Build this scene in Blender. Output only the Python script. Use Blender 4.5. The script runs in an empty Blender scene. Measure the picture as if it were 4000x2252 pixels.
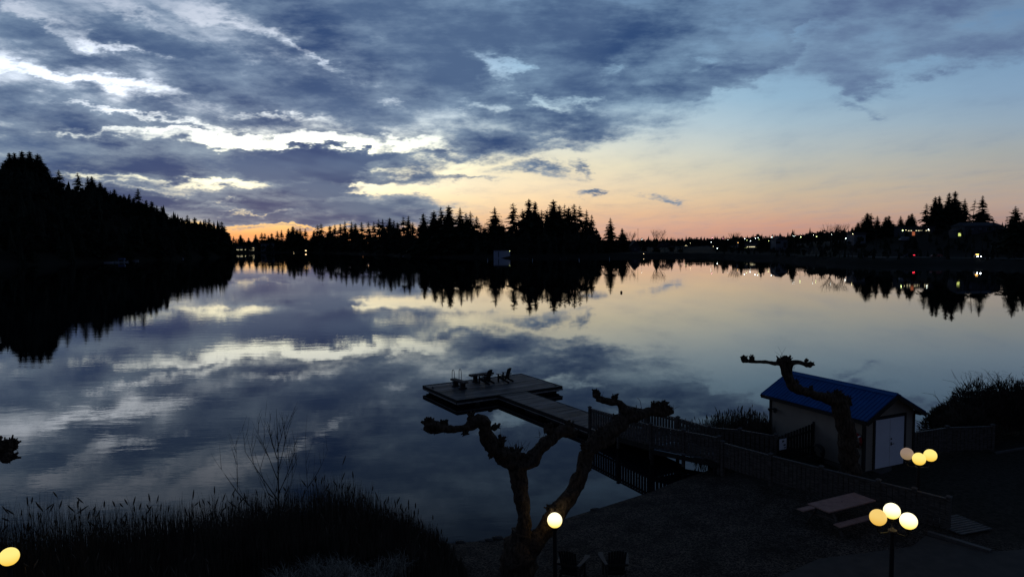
import bpy, bmesh, math, random
from mathutils import Vector, Matrix, noise as mnoise
random.seed(7)
R = random.random
sc = bpy.context.scene
COL = sc.collection
# ------------------------------------------------------------------ camera
F = 2667.0; PITCH = math.radians(3.63); ROLL = math.radians(0.55); CH = 10.0
cd = bpy.data.cameras.new('camera'); cam = bpy.data.objects.new('camera', cd); COL.objects.link(cam)
cd.sensor_width = 36.0; cd.lens = 36.0 * F / 4000.0; cd.clip_start = 0.1; cd.clip_end = 60000
cam.matrix_world = Matrix.Translation((0, 0, CH)) @ Matrix.Rotation(math.pi/2 - PITCH, 4, 'X') @ Matrix.Rotation(-ROLL, 4, 'Z')
sc.camera = cam
sc.view_settings.view_transform = 'Standard'; sc.view_settings.look = 'None'
sc.view_settings.exposure = 0; sc.view_settings.gamma = 1
CR = cam.matrix_world.to_3x3()
def ray(px, py):                      # direction of a photograph pixel
    return CR @ Vector(((px-2000)/F, -(py-1126)/F, -1.0))
def G(px, py, z=0.0):                 # point on the level plane z
    r = ray(px, py); k = (z-CH)/r.z
    return Vector((r.x*k, r.y*k, z))
def D(px, py, Y):                     # point at ground distance Y
    r = ray(px, py); k = Y/r.y
    return Vector((r.x*k, Y, CH + r.z*k))
def lin(c):
    out = []
    for v in c:
        v = v/255.0
        out.append(v/12.92 if v <= 0.04045 else ((v+0.055)/1.055)**2.4)
    return out
# ------------------------------------------------------------------ node helper
class N:
    def __init__(s, tree): s.t = tree; s.n = tree.nodes; s.l = tree.links
    def new(s, typ, **k):
        n = s.n.new(typ)
        for a, b in k.items(): setattr(n, a, b)
        return n
    def put(s, sock, v):
        if v is None: return
        if isinstance(v, bpy.types.NodeSocket): s.l.new(v, sock)
        else:
            if hasattr(sock.default_value, '__len__') and not hasattr(v, '__len__'): v = [v]*len(sock.default_value)
            if hasattr(sock.default_value, '__len__') and len(sock.default_value) == 4 and len(v) == 3: v = list(v)+[1]
            sock.default_value = v
    def m(s, op, a, b=None, c=None, clamp=False):
        n = s.new('ShaderNodeMath', operation=op, use_clamp=clamp)
        s.put(n.inputs[0], a); s.put(n.inputs[1], b); s.put(n.inputs[2], c)
        return n.outputs[0]
    def vm(s, op, a, b=None, out=0):
        n = s.new('ShaderNodeVectorMath', operation=op)
        s.put(n.inputs[0], a)
        if b is not None: s.put(n.inputs[3] if op == 'SCALE' else n.inputs[1], b)
        return n.outputs[out]
    def xyz(s, x, y, z=0.0):
        n = s.new('ShaderNodeCombineXYZ')
        for i, v in enumerate((x, y, z)): s.put(n.inputs[i], v)
        return n.outputs[0]
    def sep(s, v):
        n = s.new('ShaderNodeSeparateXYZ'); s.put(n.inputs[0], v); return n.outputs
    def noise(s, vec, scale, detail=4, rough=0.5, dist=0.0, col=False, dims='2D'):
        n = s.new('ShaderNodeTexNoise', noise_dimensions=dims)
        s.put(n.inputs['Vector'], vec); n.inputs['Scale'].default_value = scale
        n.inputs['Detail'].default_value = detail; n.inputs['Roughness'].default_value = rough
        n.inputs['Distortion'].default_value = dist
        return n.outputs[1 if col else 0]
    def ramp(s, f, stops, interp='LINEAR'):
        n = s.new('ShaderNodeValToRGB'); cr = n.color_ramp; cr.interpolation = interp
        while len(cr.elements) < len(stops): cr.elements.new(0.5)
        for e, (p, c) in zip(cr.elements, stops):
            e.position = p; e.color = list(c)+[1] if len(c) == 3 else c
        s.put(n.inputs[0], f); return n.outputs[0]
    def mix(s, f, a, b, typ='MIX'):
        n = s.new('ShaderNodeMix', data_type='RGBA', blend_type=typ)
        s.put(n.inputs[0], f); s.put(n.inputs[6], a); s.put(n.inputs[7], b)
        return n.outputs[2]
    def mr(s, v, a, b, c=0.0, d=1.0, smooth=False):
        n = s.new('ShaderNodeMapRange', interpolation_type='SMOOTHSTEP' if smooth else 'LINEAR')
        for i, x in enumerate((v, a, b, c, d)): s.put(n.inputs[i], x)
        return n.outputs[0]
    def mapping(s, v, loc=(0,0,0), rot=(0,0,0), sca=(1,1,1), typ='POINT'):
        n = s.new('ShaderNodeMapping', vector_type=typ)
        s.put(n.inputs[0], v); n.inputs[1].default_value = loc; n.inputs[2].default_value = rot; n.inputs[3].default_value = sca
        return n.outputs[0]
# ------------------------------------------------------------------ sky
def ST(px, py):
    r = ray(px, py); return r.x/r.y, r.z/r.y
def build_world():
    w = bpy.data.worlds.new('World'); sc.world = w; w.use_nodes = True
    n = N(w.node_tree); w.node_tree.nodes.clear()
    out = n.new('ShaderNodeOutputWorld'); bg = n.new('ShaderNodeBackground')
    n.l.new(bg.outputs[0], out.inputs[0])
    tc = n.new('ShaderNodeTexCoord').outputs['Generated']
    x, y, z = n.sep(tc)
    yy = n.m('MAXIMUM', y, 0.06)
    S0 = n.m('DIVIDE', x, yy); T0 = n.m('DIVIDE', n.m('MAXIMUM', z, -0.02), yy)
    S0 = n.m('MINIMUM', n.m('MAXIMUM', S0, -3.0), 3.0)
    P0 = n.xyz(S0, T0)
    # coordinates on a level cloud sheet seen in perspective
    zc = n.m('ADD', n.m('MAXIMUM', z, 0.0), 0.07)
    PL = n.xyz(n.m('DIVIDE', x, zc), n.m('DIVIDE', y, zc))
    # streak direction
    PLs = n.mapping(PL, rot=(0, 0, math.radians(22)), sca=(1.0, 0.42, 1.0))
    # ragged warp
    wv = n.noise(n.mapping(P0, sca=(7, 19, 1)), 1.0, 5, 0.68, col=True)
    wv = n.vm('MULTIPLY', n.vm('SUBTRACT', wv, (0.5, 0.5, 0.5)), (0.17, 0.065, 0))
    P = n.vm('ADD', P0, wv)
    S, T, _ = n.sep(P)
    # ---- blobs: (px, py, rx, ry, rot deg, weight)
    blobs = [
     # lower slate bands
     (250, 650, 620, 90, -2, .9), (850, 655, 620, 78, 2, 1.2), (1350, 622, 420, 60, -3, 1.4), (1480, 690, 260, 30, 6, .8), (1120, 680, 300, 50, 4, .6),
     (1100, 800, 600, 66, 2, 1.0), (1440, 815, 380, 60, 8, 1.7), (1240, 856, 560, 44, 1, 1.4), (1300, 752, 190, 26, 2, .7),
     (1480, 600, 260, 34, 3, .7), (1780, 592, 150, 24, -5, .9), (300, 560, 500, 40, 0, .6), (300, 450, 560, 90, 3, .9), (560, 790, 360, 60, 0, .6),
     # small stray clouds in the cream sky
     (2060, 664, 165, 22, 6, 1.1), (1770, 691, 90, 16, 3, .8), (2235, 752, 60, 13, 4, .9), (2300, 751, 44, 9, 4, .7),
     (2575, 795, 105, 14, 4, 1.0), (2640, 806, 75, 9, 2, .7), (2210, 573, 110, 20, -3, 1.0), (2420, 535, 190, 22, -3, .8), (2230, 648, 56, 13, 16, .7),
     (1560, 690, 160, 24, 3, .6), (2140, 530, 190, 34, -3, .9), (2480, 480, 280, 38, -6, .9), (1960,560,130,50,0,.9), (1640, 720, 60, 12, 3, .6), (1900, 690, 50, 9, 3, .6),
     # right hand clouds
     (3270, 255, 165, 95, 10, 1.35), (3430, 300, 160, 42, -8, 1.0), (3540, 215, 270, 80, -8, 1.1), (3560, 100, 520, 105, -4, 1.15),
     (3780, 170, 170, 70, 0, .9), (3990, 140, 160, 80, 0, .8), (3400, 358, 120, 22, 4, .7), (3350, 418, 120, 22, 12, .75), (3930, 252, 70, 26, -6, .5),
     (2920, 250, 300, 74, -12, 1.25), (2800, 345, 340, 60, -8, 1.0), (2700, 415, 190, 32, -3, .7), (3700, 20, 500, 70, 0, .7), (3200,40,420,90,0,.7),
     # heavy bellies
     (1700, 300, 520, 110, 12, .8), (1900, 560, 260, 50, 0, .8), (1300, 400, 460, 90, 8, .8), (2200, 200, 560, 150, 0, .8), (900, 330, 340, 80, 10, .7), (2500, 120, 500, 120, 0, .6), (1500, 60, 600, 120, 10, .7),
     (250, 190, 260, 60, 16, .5), (700, 200, 260, 60, 20, .6), (2250, 480, 260, 50, 0, .6),
     # bright gaps
     (120, 282, 230, 24, 11, -1.4), (330, 305, 220, 20, 4, -1.0), (20, 235, 110, 18, 20, -.6), (560, 330, 260, 22, 6, -.9),
     (180, 100, 300, 18, 24, -.9), (60, 40, 260, 20, 10, -.7), (500, 55, 320, 22, 24, -.8), (760, 30, 240, 26, 14, -.9),
     (950, 100, 280, 24, 14, -1.2), (1120, 165, 140, 24, 40, -.8), (1270, 255, 130, 15, 28, -.9), (430,165,180,22,20,-1.0), (600,220,200,18,16,-.8),
     (1940, 215, 90, 42, 20, -2.1), (1978, 275, 46, 54, 20, -2.3), (1500, 150, 60, 24, 20, -1.0),
     (1080, 558, 540, 28, 3, -3.4), (1330, 576, 300, 20, 5, -1.9), (330, 504, 230, 13, 4, -1.4), (640, 470, 380, 13, 9, -1.4),
     (760, 522, 360, 13, 4, -1.5), (1700, 580, 160, 20, 4, -1.4), (1060, 460, 200, 11, 5, -1.0), (480, 440, 240, 12, 6, -.8),
     (860, 722, 210, 21, 0, -3.0), (420, 703, 230, 17, 2, -2.0), (600, 745, 220, 11, 3, -1.5), (1450, 757, 380, 13, 2, -2.2), (1320, 655, 160, 10, 0, -1.1),
     (990, 828, 200, 9, 4, -3.0), (830, 797, 110, 7, 3, -1.6), (1160, 882, 330, 6, 0, -2.0), (1480, 716, 150, 14, 0, -1.3), (160, 690, 200, 12, 4, -.8),
     (2125, 400, 90, 26, 14, -2.3), (2250, 395, 100, 17, 10, -1.6), (1870, 402, 70, 24, 14, -1.4), (1900, 432, 50, 16, 0, -1.1), (1545, 385, 60, 18, 20, -1.2),
     (2800, 248, 130, 20, -8, -2.0), (2390, 280, 80, 24, -20, -1.4), (2980, 110, 140, 40, 0, -.9), (3880,60,160,50,-10,-.8), (2760, 380, 160, 16, -6, -1.0),
     (3600, 240, 90, 18, -8, -.8),
    ]
    acc = None
    for (px, py, rx, ry, rot, wt) in blobs:
        s0, t0 = ST(px, py); a = math.radians(-rot); A = 1.35
        # TEXTURE mapping: (v-loc) rotated back, / scale
        mp = n.mapping(P, loc=(s0, t0, 0), rot=(0, 0, a), sca=(rx*A/F, ry*A/F, 1), typ='TEXTURE')
        g = n.new('ShaderNodeTexGradient', gradient_type='SPHERICAL'); n.l.new(mp, g.inputs[0])
        acc = n.m('MULTIPLY_ADD', g.outputs[1], wt*(1.9 if wt > 0 else 1.1), acc if acc is not None else 0.0)
    # ---- edge of the upper deck as a curve over the horizontal direction
    deck = [(-1600, 884), (0, 884), (900, 886), (1250, 874), (1400, 700), (1500, 570), (1650, 560), (1900, 575), (2040, 560), (2150, 505), (2450, 470),
            (2650, 420), (2850, 385), (3000, 330), (3090, 230), (3170, 90), (3500, 70), (4000, 60), (5200, -200)]
    fc = n.new('ShaderNodeFloatCurve'); c = fc.mapping.curves[0]
    pts = []
    for px, py in deck:
        s0, t0 = ST(px, py); pts.append(((s0+1.5)/3.0, t0))
    c.points[0].location = (0, pts[0][1]); c.points[1].location = (1, pts[-1][1])
    for p in pts[1:-1]: c.points.new(*p)
    for p in c.points: p.handle_type = 'VECTOR'
    fc.mapping.update(); n.put(fc.inputs['Value'], n.m('DIVIDE', n.m('ADD', S, 1.5), 3.0, clamp=True))
    edge = n.m('SUBTRACT', T, fc.outputs[0])
    dk = n.mr(edge, -0.006, 0.02, -0.75, 0.9, True)
    # ---- noise
    n1 = n.noise(PLs, 0.85, 7, 0.60)
    n2 = n.noise(n.mapping(PL, loc=(3, 7, 1), rot=(0, 0, math.radians(25)), sca=(1, .6, 1)), 2.4, 5, 0.65)
    n3 = n.noise(n.mapping(P0, sca=(9, 34, 1)), 1.0, 5, 0.62)
    nz = n.m('ADD', n.m('MULTIPLY', n.m('SUBTRACT', n1, 0.5), 2.9), n.m('MULTIPLY', n.m('SUBTRACT', n2, 0.5), 1.7))
    nz = n.m('ADD', nz, n.m('MULTIPLY', n.m('SUBTRACT', n3, 0.5), 2.4))
    # noise only bites where clouds are near
    F0 = n.m('ADD', dk, acc)
    gate = n.mr(F0, -0.75, 0.1, 0.10, 1.0, True)
    thick = n.m('ADD', F0, n.m('MULTIPLY', nz, gate))
    alpha = n.mr(n.m('ADD', thick, n.m('MULTIPLY', n.m('SUBTRACT', n2, .5), 1.6)), -1.15, 1.5, 0, 1, True)
    core = n.mr(n.m('ADD', n.m('MULTIPLY', F0, .42), n.m('MULTIPLY', nz, 1.15)), -0.55, 1.75, 0, 1, True)
    # ---- clear sky: three elevation ramps, mixed by direction
    def er(px, rows, k=1.0):
        st = []
        for py, c in rows:
            _, t = ST(px, py); st.append((max(0, min(1, t/0.5)), [v*k for v in lin(c)]))
        st.sort(key=lambda q: q[0])
        return st
    Tn = n.m('DIVIDE', T0, 0.5, clamp=True)
    L = n.ramp(Tn, er(1050, [(955,(236,150,98)), (915,(248,170,102)), (895,(252,194,122)), (860,(252,214,142)), (820,(252,232,186)), (740,(253,243,208)), (640,(255,252,215)), (560,(255,255,236)), (420,(236,240,244)), (250,(226,234,246)), (100,(204,212,226)), (-300,(130,145,175))], 1.12))
    M = n.ramp(Tn, er(2200, [(950,(208,156,132)), (890,(224,180,152)), (840,(238,194,154)), (790,(250,216,170)), (720,(247,226,190)), (650,(244,232,198)), (580,(230,230,212)), (500,(206,220,222)), (400,(178,204,220)), (250,(150,186,214)), (50,(122,158,196)), (-300,(70,100,140))], 1.03))
    M2 = n.ramp(Tn, er(3000, [(950,(192,140,124)), (880,(208,158,136)), (820,(208,176,148)), (740,(204,188,162)), (660,(194,192,178)), (580,(184,194,194)), (480,(166,190,204)), (380,(148,182,206)), (250,(136,172,202)), (50,(108,144,184)), (-300,(60,88,130))]))
    Rr = n.ramp(Tn, er(3800, [(940,(150,118,112)), (870,(172,140,130)), (800,(182,158,144)), (700,(176,166,154)), (600,(164,168,166)), (480,(148,168,184)), (360,(134,163,190)), (220,(122,156,188)), (50,(98,134,174)), (-300,(50,78,120))]))
    def sx(px): return (px-2000)/F
    s_ = S0
    base = n.mix(n.mr(s_, sx(1150), sx(2200), smooth=True), L, M)
    base = n.mix(n.mr(s_, sx(2100), sx(3050), smooth=False), base, M2)
    base = n.mix(n.mr(s_, sx(2950), sx(3900), smooth=False), base, Rr)
    # ---- cloud body colour
    tone = n.noise(n.mapping(PL, loc=(5, 1, 2), rot=(0, 0, math.radians(20)), sca=(1, .5, 1)), 1.1, 3, 0.55)
    dark = n.mix(n.mr(tone, 0.35, 0.65, smooth=True), lin((44, 72, 116))+[1], lin((76, 101, 137))+[1])
    lowc = n.mix(n.mr(tone, 0.35, 0.65, smooth=True), lin((56, 82, 117))+[1], lin((98, 118, 140))+[1])
    dark = n.mix(n.mr(T0, 0.03, 0.14), lowc, dark)
    pink = n.mr(s_, sx(2600), sx(3300), 0, 0.55, True)
    dark = n.mix(pink, dark, lin((104, 124, 160))+[1])
    mid = n.mix(0.66, dark, n.mix(0.8, base, lin((134, 164, 190))+[1]))
    body = n.mix(core, mid, dark)
    # the gaps toward the set sun are far brighter than the cloud bodies
    bk = n.m('MULTIPLY', n.mr(T0, .06, .12, 0, 1.0, True), n.mr(T0, .33, .24, 0, 1, True))
    bk = n.m('MULTIPLY', bk, n.mr(s_, sx(2100), sx(1300), 0, .5, True))
    base_b = n.vm('SCALE', base, n.m('ADD', bk, 1.0))
    col = n.mix(alpha, base_b, body)
    # faint contrail
    # ---- behind the camera the dusk sky is plain and darker
    back = n.mr(y, 0.35, -0.2, 0, 1, True)
    bcol = n.mix(n.mr(z, 0.0, 0.5), lin((64, 70, 92))+[1], lin((36, 50, 82))+[1])
    bcol = n.mix(n.mr(n1, .35, .65), bcol, lin((44, 54, 78))+[1])
    col = n.mix(back, col, bcol)
    zen = n.mr(z, 0.33, 0.47, 0, 1, True)
    col = n.mix(zen, col, n.mix(n.mr(n1, .35, .65), lin((54, 70, 94))+[1], lin((28, 42, 68))+[1]))
    # a low Nishita dusk sky under it all
    sk = n.new('ShaderNodeTexSky', sky_type='NISHITA'); sk.sun_disc = False
    sk.sun_elevation = math.radians(0.5); sk.sun_rotation = math.radians(-20)
    col = n.mix(1.0, col, n.vm('SCALE', sk.outputs[0], 0.004), 'ADD')
    n.put(bg.inputs[0], col); bg.inputs[1].default_value = 1.0
    w.cycles.sampling_method = 'MANUAL'; w.cycles.sample_map_resolution = 512
    return w
build_world()
# ------------------------------------------------------------------ materials
MATS = {}
def mat(name, col, rough=0.8, var=0.0, scale=3.0, bump=0.0, metal=0.0, spec=0.3, col2=None, stretch=(1,1,1), detail=5, em=None, ems=0.0):
    m = bpy.data.materials.new(name); m.use_nodes = True; n = N(m.node_tree)
    b = m.node_tree.nodes['Principled BSDF']
    b.inputs['Roughness'].default_value = rough; b.inputs['Metallic'].default_value = metal
    b.inputs['Specular IOR Level'].default_value = spec
    if em: b.inputs['Emission Color'].default_value = list(em)+[1]; b.inputs['Emission Strength'].default_value = ems
    c1 = list(col)+[1]
    if var or col2 or bump:
        tc = n.new('ShaderNodeTexCoord').outputs['Object']
        mp = n.mapping(tc, sca=stretch)
        nz = n.noise(mp, scale, detail, 0.6, dims='3D')
        if var or col2:
            c2 = list(col2)+[1] if col2 else [v*(1-var) for v in col]+[1]
            n.put(b.inputs['Base Color'], n.mix(n.mr(nz, 0.35, 0.65), c2, c1))
        else: b.inputs['Base Color'].default_value = c1
        if bump:
            bp = n.new('ShaderNodeBump'); bp.inputs['Strength'].default_value = 1.0; bp.inputs['Distance'].default_value = bump
            n.put(bp.inputs['Height'], nz); n.l.new(bp.outputs[0], b.inputs['Normal'])
    else: b.inputs['Base Color'].default_value = c1
    MATS[name] = m; return m
def emat(name, col, strength):
    m = bpy.data.materials.new(name); m.use_nodes = True; t = m.node_tree
    b = t.nodes['Principled BSDF']; b.inputs['Base Color'].default_value = (.6, .6, .6, 1)
    b.inputs['Emission Color'].default_value = list(col)+[1]; b.inputs['Emission Strength'].default_value = strength
    MATS[name] = m; return m
M_leaf = mat('conifer_foliage', (.030, .042, .026), .9, var=.45, scale=.4, spec=.1)
M_leaf2 = mat('hillside_foliage', (.034, .042, .030), .9, var=.5, scale=.2, spec=.1)
M_trunk = mat('conifer_bark', (.045, .038, .03), .95, var=.4, scale=2)
M_bark = mat('pollard_bark', (.115, .078, .052), .95, col2=(.020, .015, .011), scale=9, bump=.05, stretch=(1.6, 1.6, .6), spec=.15, detail=7)
M_twig = mat('twig', (.035, .03, .024), .9, var=.3, scale=5)
M_wood = mat('weathered_wood', (.125, .105, .088), .8, col2=(.045, .038, .031), scale=4, bump=.01, stretch=(1, 1, 5), spec=.25)
M_cap = mat('post_cap_wood', (.11, .10, .09), .7, var=.35, scale=6)
M_dark = mat('dark_wood', (.030, .026, .023), .85, var=.5, scale=5)
M_fasc = mat('dock_edge_strip', (.36, .33, .30), .7, var=.4, scale=3)
M_float = mat('dock_float', (.016, .016, .017), .7, var=.3, scale=3)
M_black = mat('black_paint', (.012, .012, .013), .45, spec=.4)
M_steel = mat('brushed_steel', (.35, .36, .38), .35, metal=.9)
M_reed = mat('dry_reed', (.115, .092, .066), .9, col2=(.042, .035, .027), scale=1.2, spec=.1)
M_pgrass = mat('pale_grass', (.42, .38, .30), .85, col2=(.08, .07, .055), scale=5, spec=.2)  # pale dry grass; light from the building is also put into its tone
M_table = mat('table_boards', (.42, .24, .19), .75, var=.25, scale=5)
M_conc = mat('concrete', (.075, .066, .056), .9, var=.3, scale=2.5)
M_white = mat('white_paint', (.80, .80, .84), .6, var=.06, scale=2)
M_side = mat('beige_siding', (.32, .27, .21), .8, var=.15, scale=1.5)
M_trim = mat('dark_trim', (.028, .023, .020), .7, var=.2, scale=3)
M_red = mat('red_plastic', (.30, .02, .02), .5)
M_rope = mat('rope', (.30, .29, .27), .9)
M_glass = mat('dark_glass', (.02, .024, .03), .1, spec=.5)
M_carw = mat('silver_car_paint', (.20, .21, .23), .35, spec=.5)
M_carr = mat('maroon_car_paint', (.14, .03, .03), .35, spec=.5)
M_card = mat('dark_car_paint', (.03, .034, .045), .35, spec=.5)
M_tyre = mat('tyre', (.01, .01, .01), .9)
M_house = mat('pale_house_wall', (.17, .18, .20), .85, var=.2, scale=.4)
M_houseg = mat('grey_house_wall', (.075, .08, .09), .85, var=.2, scale=.4)
M_roof = mat('dark_roof', (.04, .045, .055), .85, var=.3, scale=.5)
M_boat = mat('white_hull', (.32, .34, .38), .5)
M_tarp = mat('blue_tarp', (.05, .09, .22), .7)
M_blossom = mat('pale_blossom', (.16, .13, .15), .9, var=.4, scale=.8)
E_white = emat('cool_lamp', (.85, 1.0, .95), 10)
E_warm = emat('warm_lamp', (1.0, .86, .45), 8)
E_green = emat('greenish_lamp', (.85, 1.0, .35), 7)
E_head = emat('headlamp', (.85, .92, 1.0), 55)
E_tail = emat('tail_lamp', (1.0, .03, .06), 7)
E_amber = emat('amber_lamp', (1.0, .5, .12), 12)
E_win = emat('lit_window', (1.0, .86, .5), 1.1)
E_wing = emat('green_lit_window', (.75, .85, .2), .9)
E_sign = emat('orange_lit_sign', (.9, .22, .04), .35)
E_pink = emat('red_beacon', (1.0, .35, .5), 14)
# blue ribbed metal roof
def roof_mat():
    m = bpy.data.materials.new('blue_metal_roof'); m.use_nodes = True; n = N(m.node_tree); b = m.node_tree.nodes['Principled BSDF']
    tc = n.new('ShaderNodeTexCoord').outputs['Object']
    nz = n.noise(tc, 1.3, 4, .6, dims='3D')
    n.put(b.inputs['Base Color'], n.mix(n.mr(nz, .3, .7), (.002, .066, .22, 1), (.003, .098, .33, 1)))
    b.inputs['Roughness'].default_value = .5; b.inputs['Specular IOR Level'].default_value = .3
    return m
M_blue = roof_mat()
def globe_mat(name, top, bottom, k):
    m = bpy.data.materials.new(name); m.use_nodes = True; n = N(m.node_tree); b = m.node_tree.nodes['Principled BSDF']
    tc = n.new('ShaderNodeTexCoord').outputs['Object']; z = n.sep(tc)[2]
    # the bulb sits high inside the opal glass, so the upper half glows strongest
    n.put(b.inputs['Emission Color'], n.mix(n.mr(z, -.19, .12, smooth=True), list(bottom)+[1], list(top)+[1]))
    b.inputs['Emission Strength'].default_value = k; b.inputs['Base Color'].default_value = (.10, .09, .08, 1); b.inputs['Roughness'].default_value = .4; b.inputs['Specular IOR Level'].default_value = .15
    return m
GL_bright = globe_mat('opal_globe_bright', (1.5, 1.35, .85), (1.15, .78, .12), 1.15)
GL_warm = globe_mat('opal_globe_warm', (1.12, .88, .24), (1.0, .60, .07), 1.0)
GL_gold = globe_mat('opal_globe_gold', (.92, .62, .17), (.82, .46, .07), 1.0)
GL_dim = globe_mat('opal_globe_dim', (.27, .19, .14), (.25, .17, .09), 1.0)
def water_mat():
    m = bpy.data.materials.new('lake_water'); m.use_nodes = True; n = N(m.node_tree); n.n.clear()
    out = n.new('ShaderNodeOutputMaterial')
    df = n.new('ShaderNodeBsdfDiffuse'); df.inputs[0].default_value = (.0030, .0042, .0070, 1)
    gl = n.new('ShaderNodeBsdfGlossy'); gl.inputs['Roughness'].default_value = 0.0; gl.inputs[0].default_value = (.97, .97, .97, 1)
    fr = n.new('ShaderNodeFresnel'); fr.inputs[0].default_value = 1.333
    tc = n.new('ShaderNodeTexCoord').outputs['Object']
    a = n.noise(n.mapping(tc, rot=(0, 0, .25), sca=(.28, .8, 1)), 1.0, 4, .55, dims='2D')
    c = n.noise(n.mapping(tc, rot=(0, 0, -.1), sca=(.012, .03, 1)), 1.0, 3, .55, dims='2D')
    amp = n.mr(c, .36, .66, .12, 1.0, True)
    bp = n.new('ShaderNodeBump'); bp.inputs['Strength'].default_value = 1.0
    bp.inputs['Distance'].default_value = .0052
    n.put(bp.inputs['Height'], n.m('MULTIPLY', a, amp))
    for q in (gl, fr): n.l.new(bp.outputs[0], q.inputs['Normal'])
    # dark peaty water: steep views see into it, grazing views mirror the sky
    f = n.m('MINIMUM', n.m('MULTIPLY', n.m('POWER', fr.outputs[0], 1.2), 1.25), .97)
    mx = n.new('ShaderNodeMixShader'); n.put(mx.inputs[0], f); n.l.new(df.outputs[0], mx.inputs[1]); n.l.new(gl.outputs[0], mx.inputs[2]); n.l.new(mx.outputs[0], out.inputs[0])
    return m
M_water = water_mat()
def ground_mat():
    m = bpy.data.materials.new('gravel_and_soil'); m.use_nodes = True; n = N(m.node_tree); b = m.node_tree.nodes['Principled BSDF']
    tc = n.new('ShaderNodeTexCoord').outputs['Object']
    v = n.new('ShaderNodeTexVoronoi'); n.l.new(tc, v.inputs[0]); v.inputs['Scale'].default_value = 27
    g = n.m('MULTIPLY', n.sep(v.outputs['Color'])[0], n.noise(tc, 1.2, 4, .6, dims='3D'))
    st = n.mix(n.mr(g, .12, .62), (.018, .0145, .0115, 1), (.17, .137, .108, 1))
    grass = n.mix(n.mr(n.noise(tc, 7, 5, .65, dims='3D'), .35, .7), (.010, .011, .008, 1), (.052, .045, .034, 1))
    x, y, z = n.sep(tc)
    # beach gravel this side of the fence line, rough turf beyond and to the right
    k = n.m('ADD', n.m('MULTIPLY', x, .62), n.m('MULTIPLY', y, .50))
    k = n.m('ADD', k, n.m('MULTIPLY', n.noise(tc, .8, 3, .6, dims='3D'), 1.4))
    n.put(b.inputs['Base Color'], n.mix(n.mr(k, 19.9, 21.2), st, grass))
    b.inputs['Roughness'].default_value = .95; b.inputs['Specular IOR Level'].default_value = .1
    bp = n.new('ShaderNodeBump'); bp.inputs['Distance'].default_value = .03
    n.put(bp.inputs['Height'], n.noise(tc, 20, 4, .7, dims='3D')); n.l.new(bp.outputs[0], b.inputs['Normal'])
    return m
M_ground = ground_mat()
M_land = mat('far_land', (.022, .023, .018), .95, var=.5, scale=.02, spec=.05)
M_road = mat('asphalt', (.045, .045, .047), .9, var=.2, scale=.2)
def plank_mat():
    m = bpy.data.materials.new('dock_planks'); m.use_nodes = True; n = N(m.node_tree); b = m.node_tree.nodes['Principled BSDF']
    tc = n.new('ShaderNodeTexCoord').outputs['Object']
    x, y, z = n.sep(tc)
    idx = n.m('FLOOR', n.m('DIVIDE', y, .145))
    w = n.new('ShaderNodeTexWhiteNoise', noise_dimensions='1D'); n.put(w.inputs['W'], idx)
    g = n.noise(n.mapping(tc, sca=(1.2, 22, 1)), 1.0, 5, .65, dims='3D')
    g2 = n.noise(n.mapping(tc, sca=(.30, 3.1, 1)), 1.0, 4, .7, dims='3D')
    f = n.m('ADD', n.m('MULTIPLY', n.m('POWER', w.outputs[0], 2.2), .4), n.m('MULTIPLY', n.m('SUBTRACT', g, .5), .6))
    f = n.m('ADD', f, n.mr(g2, .46, .68, 0, .75), clamp=True)
    n.put(b.inputs['Base Color'], n.mix(f, (.014, .013, .012, 1), (.24, .225, .215, 1)))
    n.put(b.inputs['Roughness'], n.mr(g, .3, .7, .42, .8)); b.inputs['Specular IOR Level'].default_value = .35
    bp = n.new('ShaderNodeBump'); bp.inputs['Distance'].default_value = .008
    n.put(bp.inputs['Height'], g); n.l.new(bp.outputs[0], b.inputs['Normal'])
    return m
M_plank = plank_mat()
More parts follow.
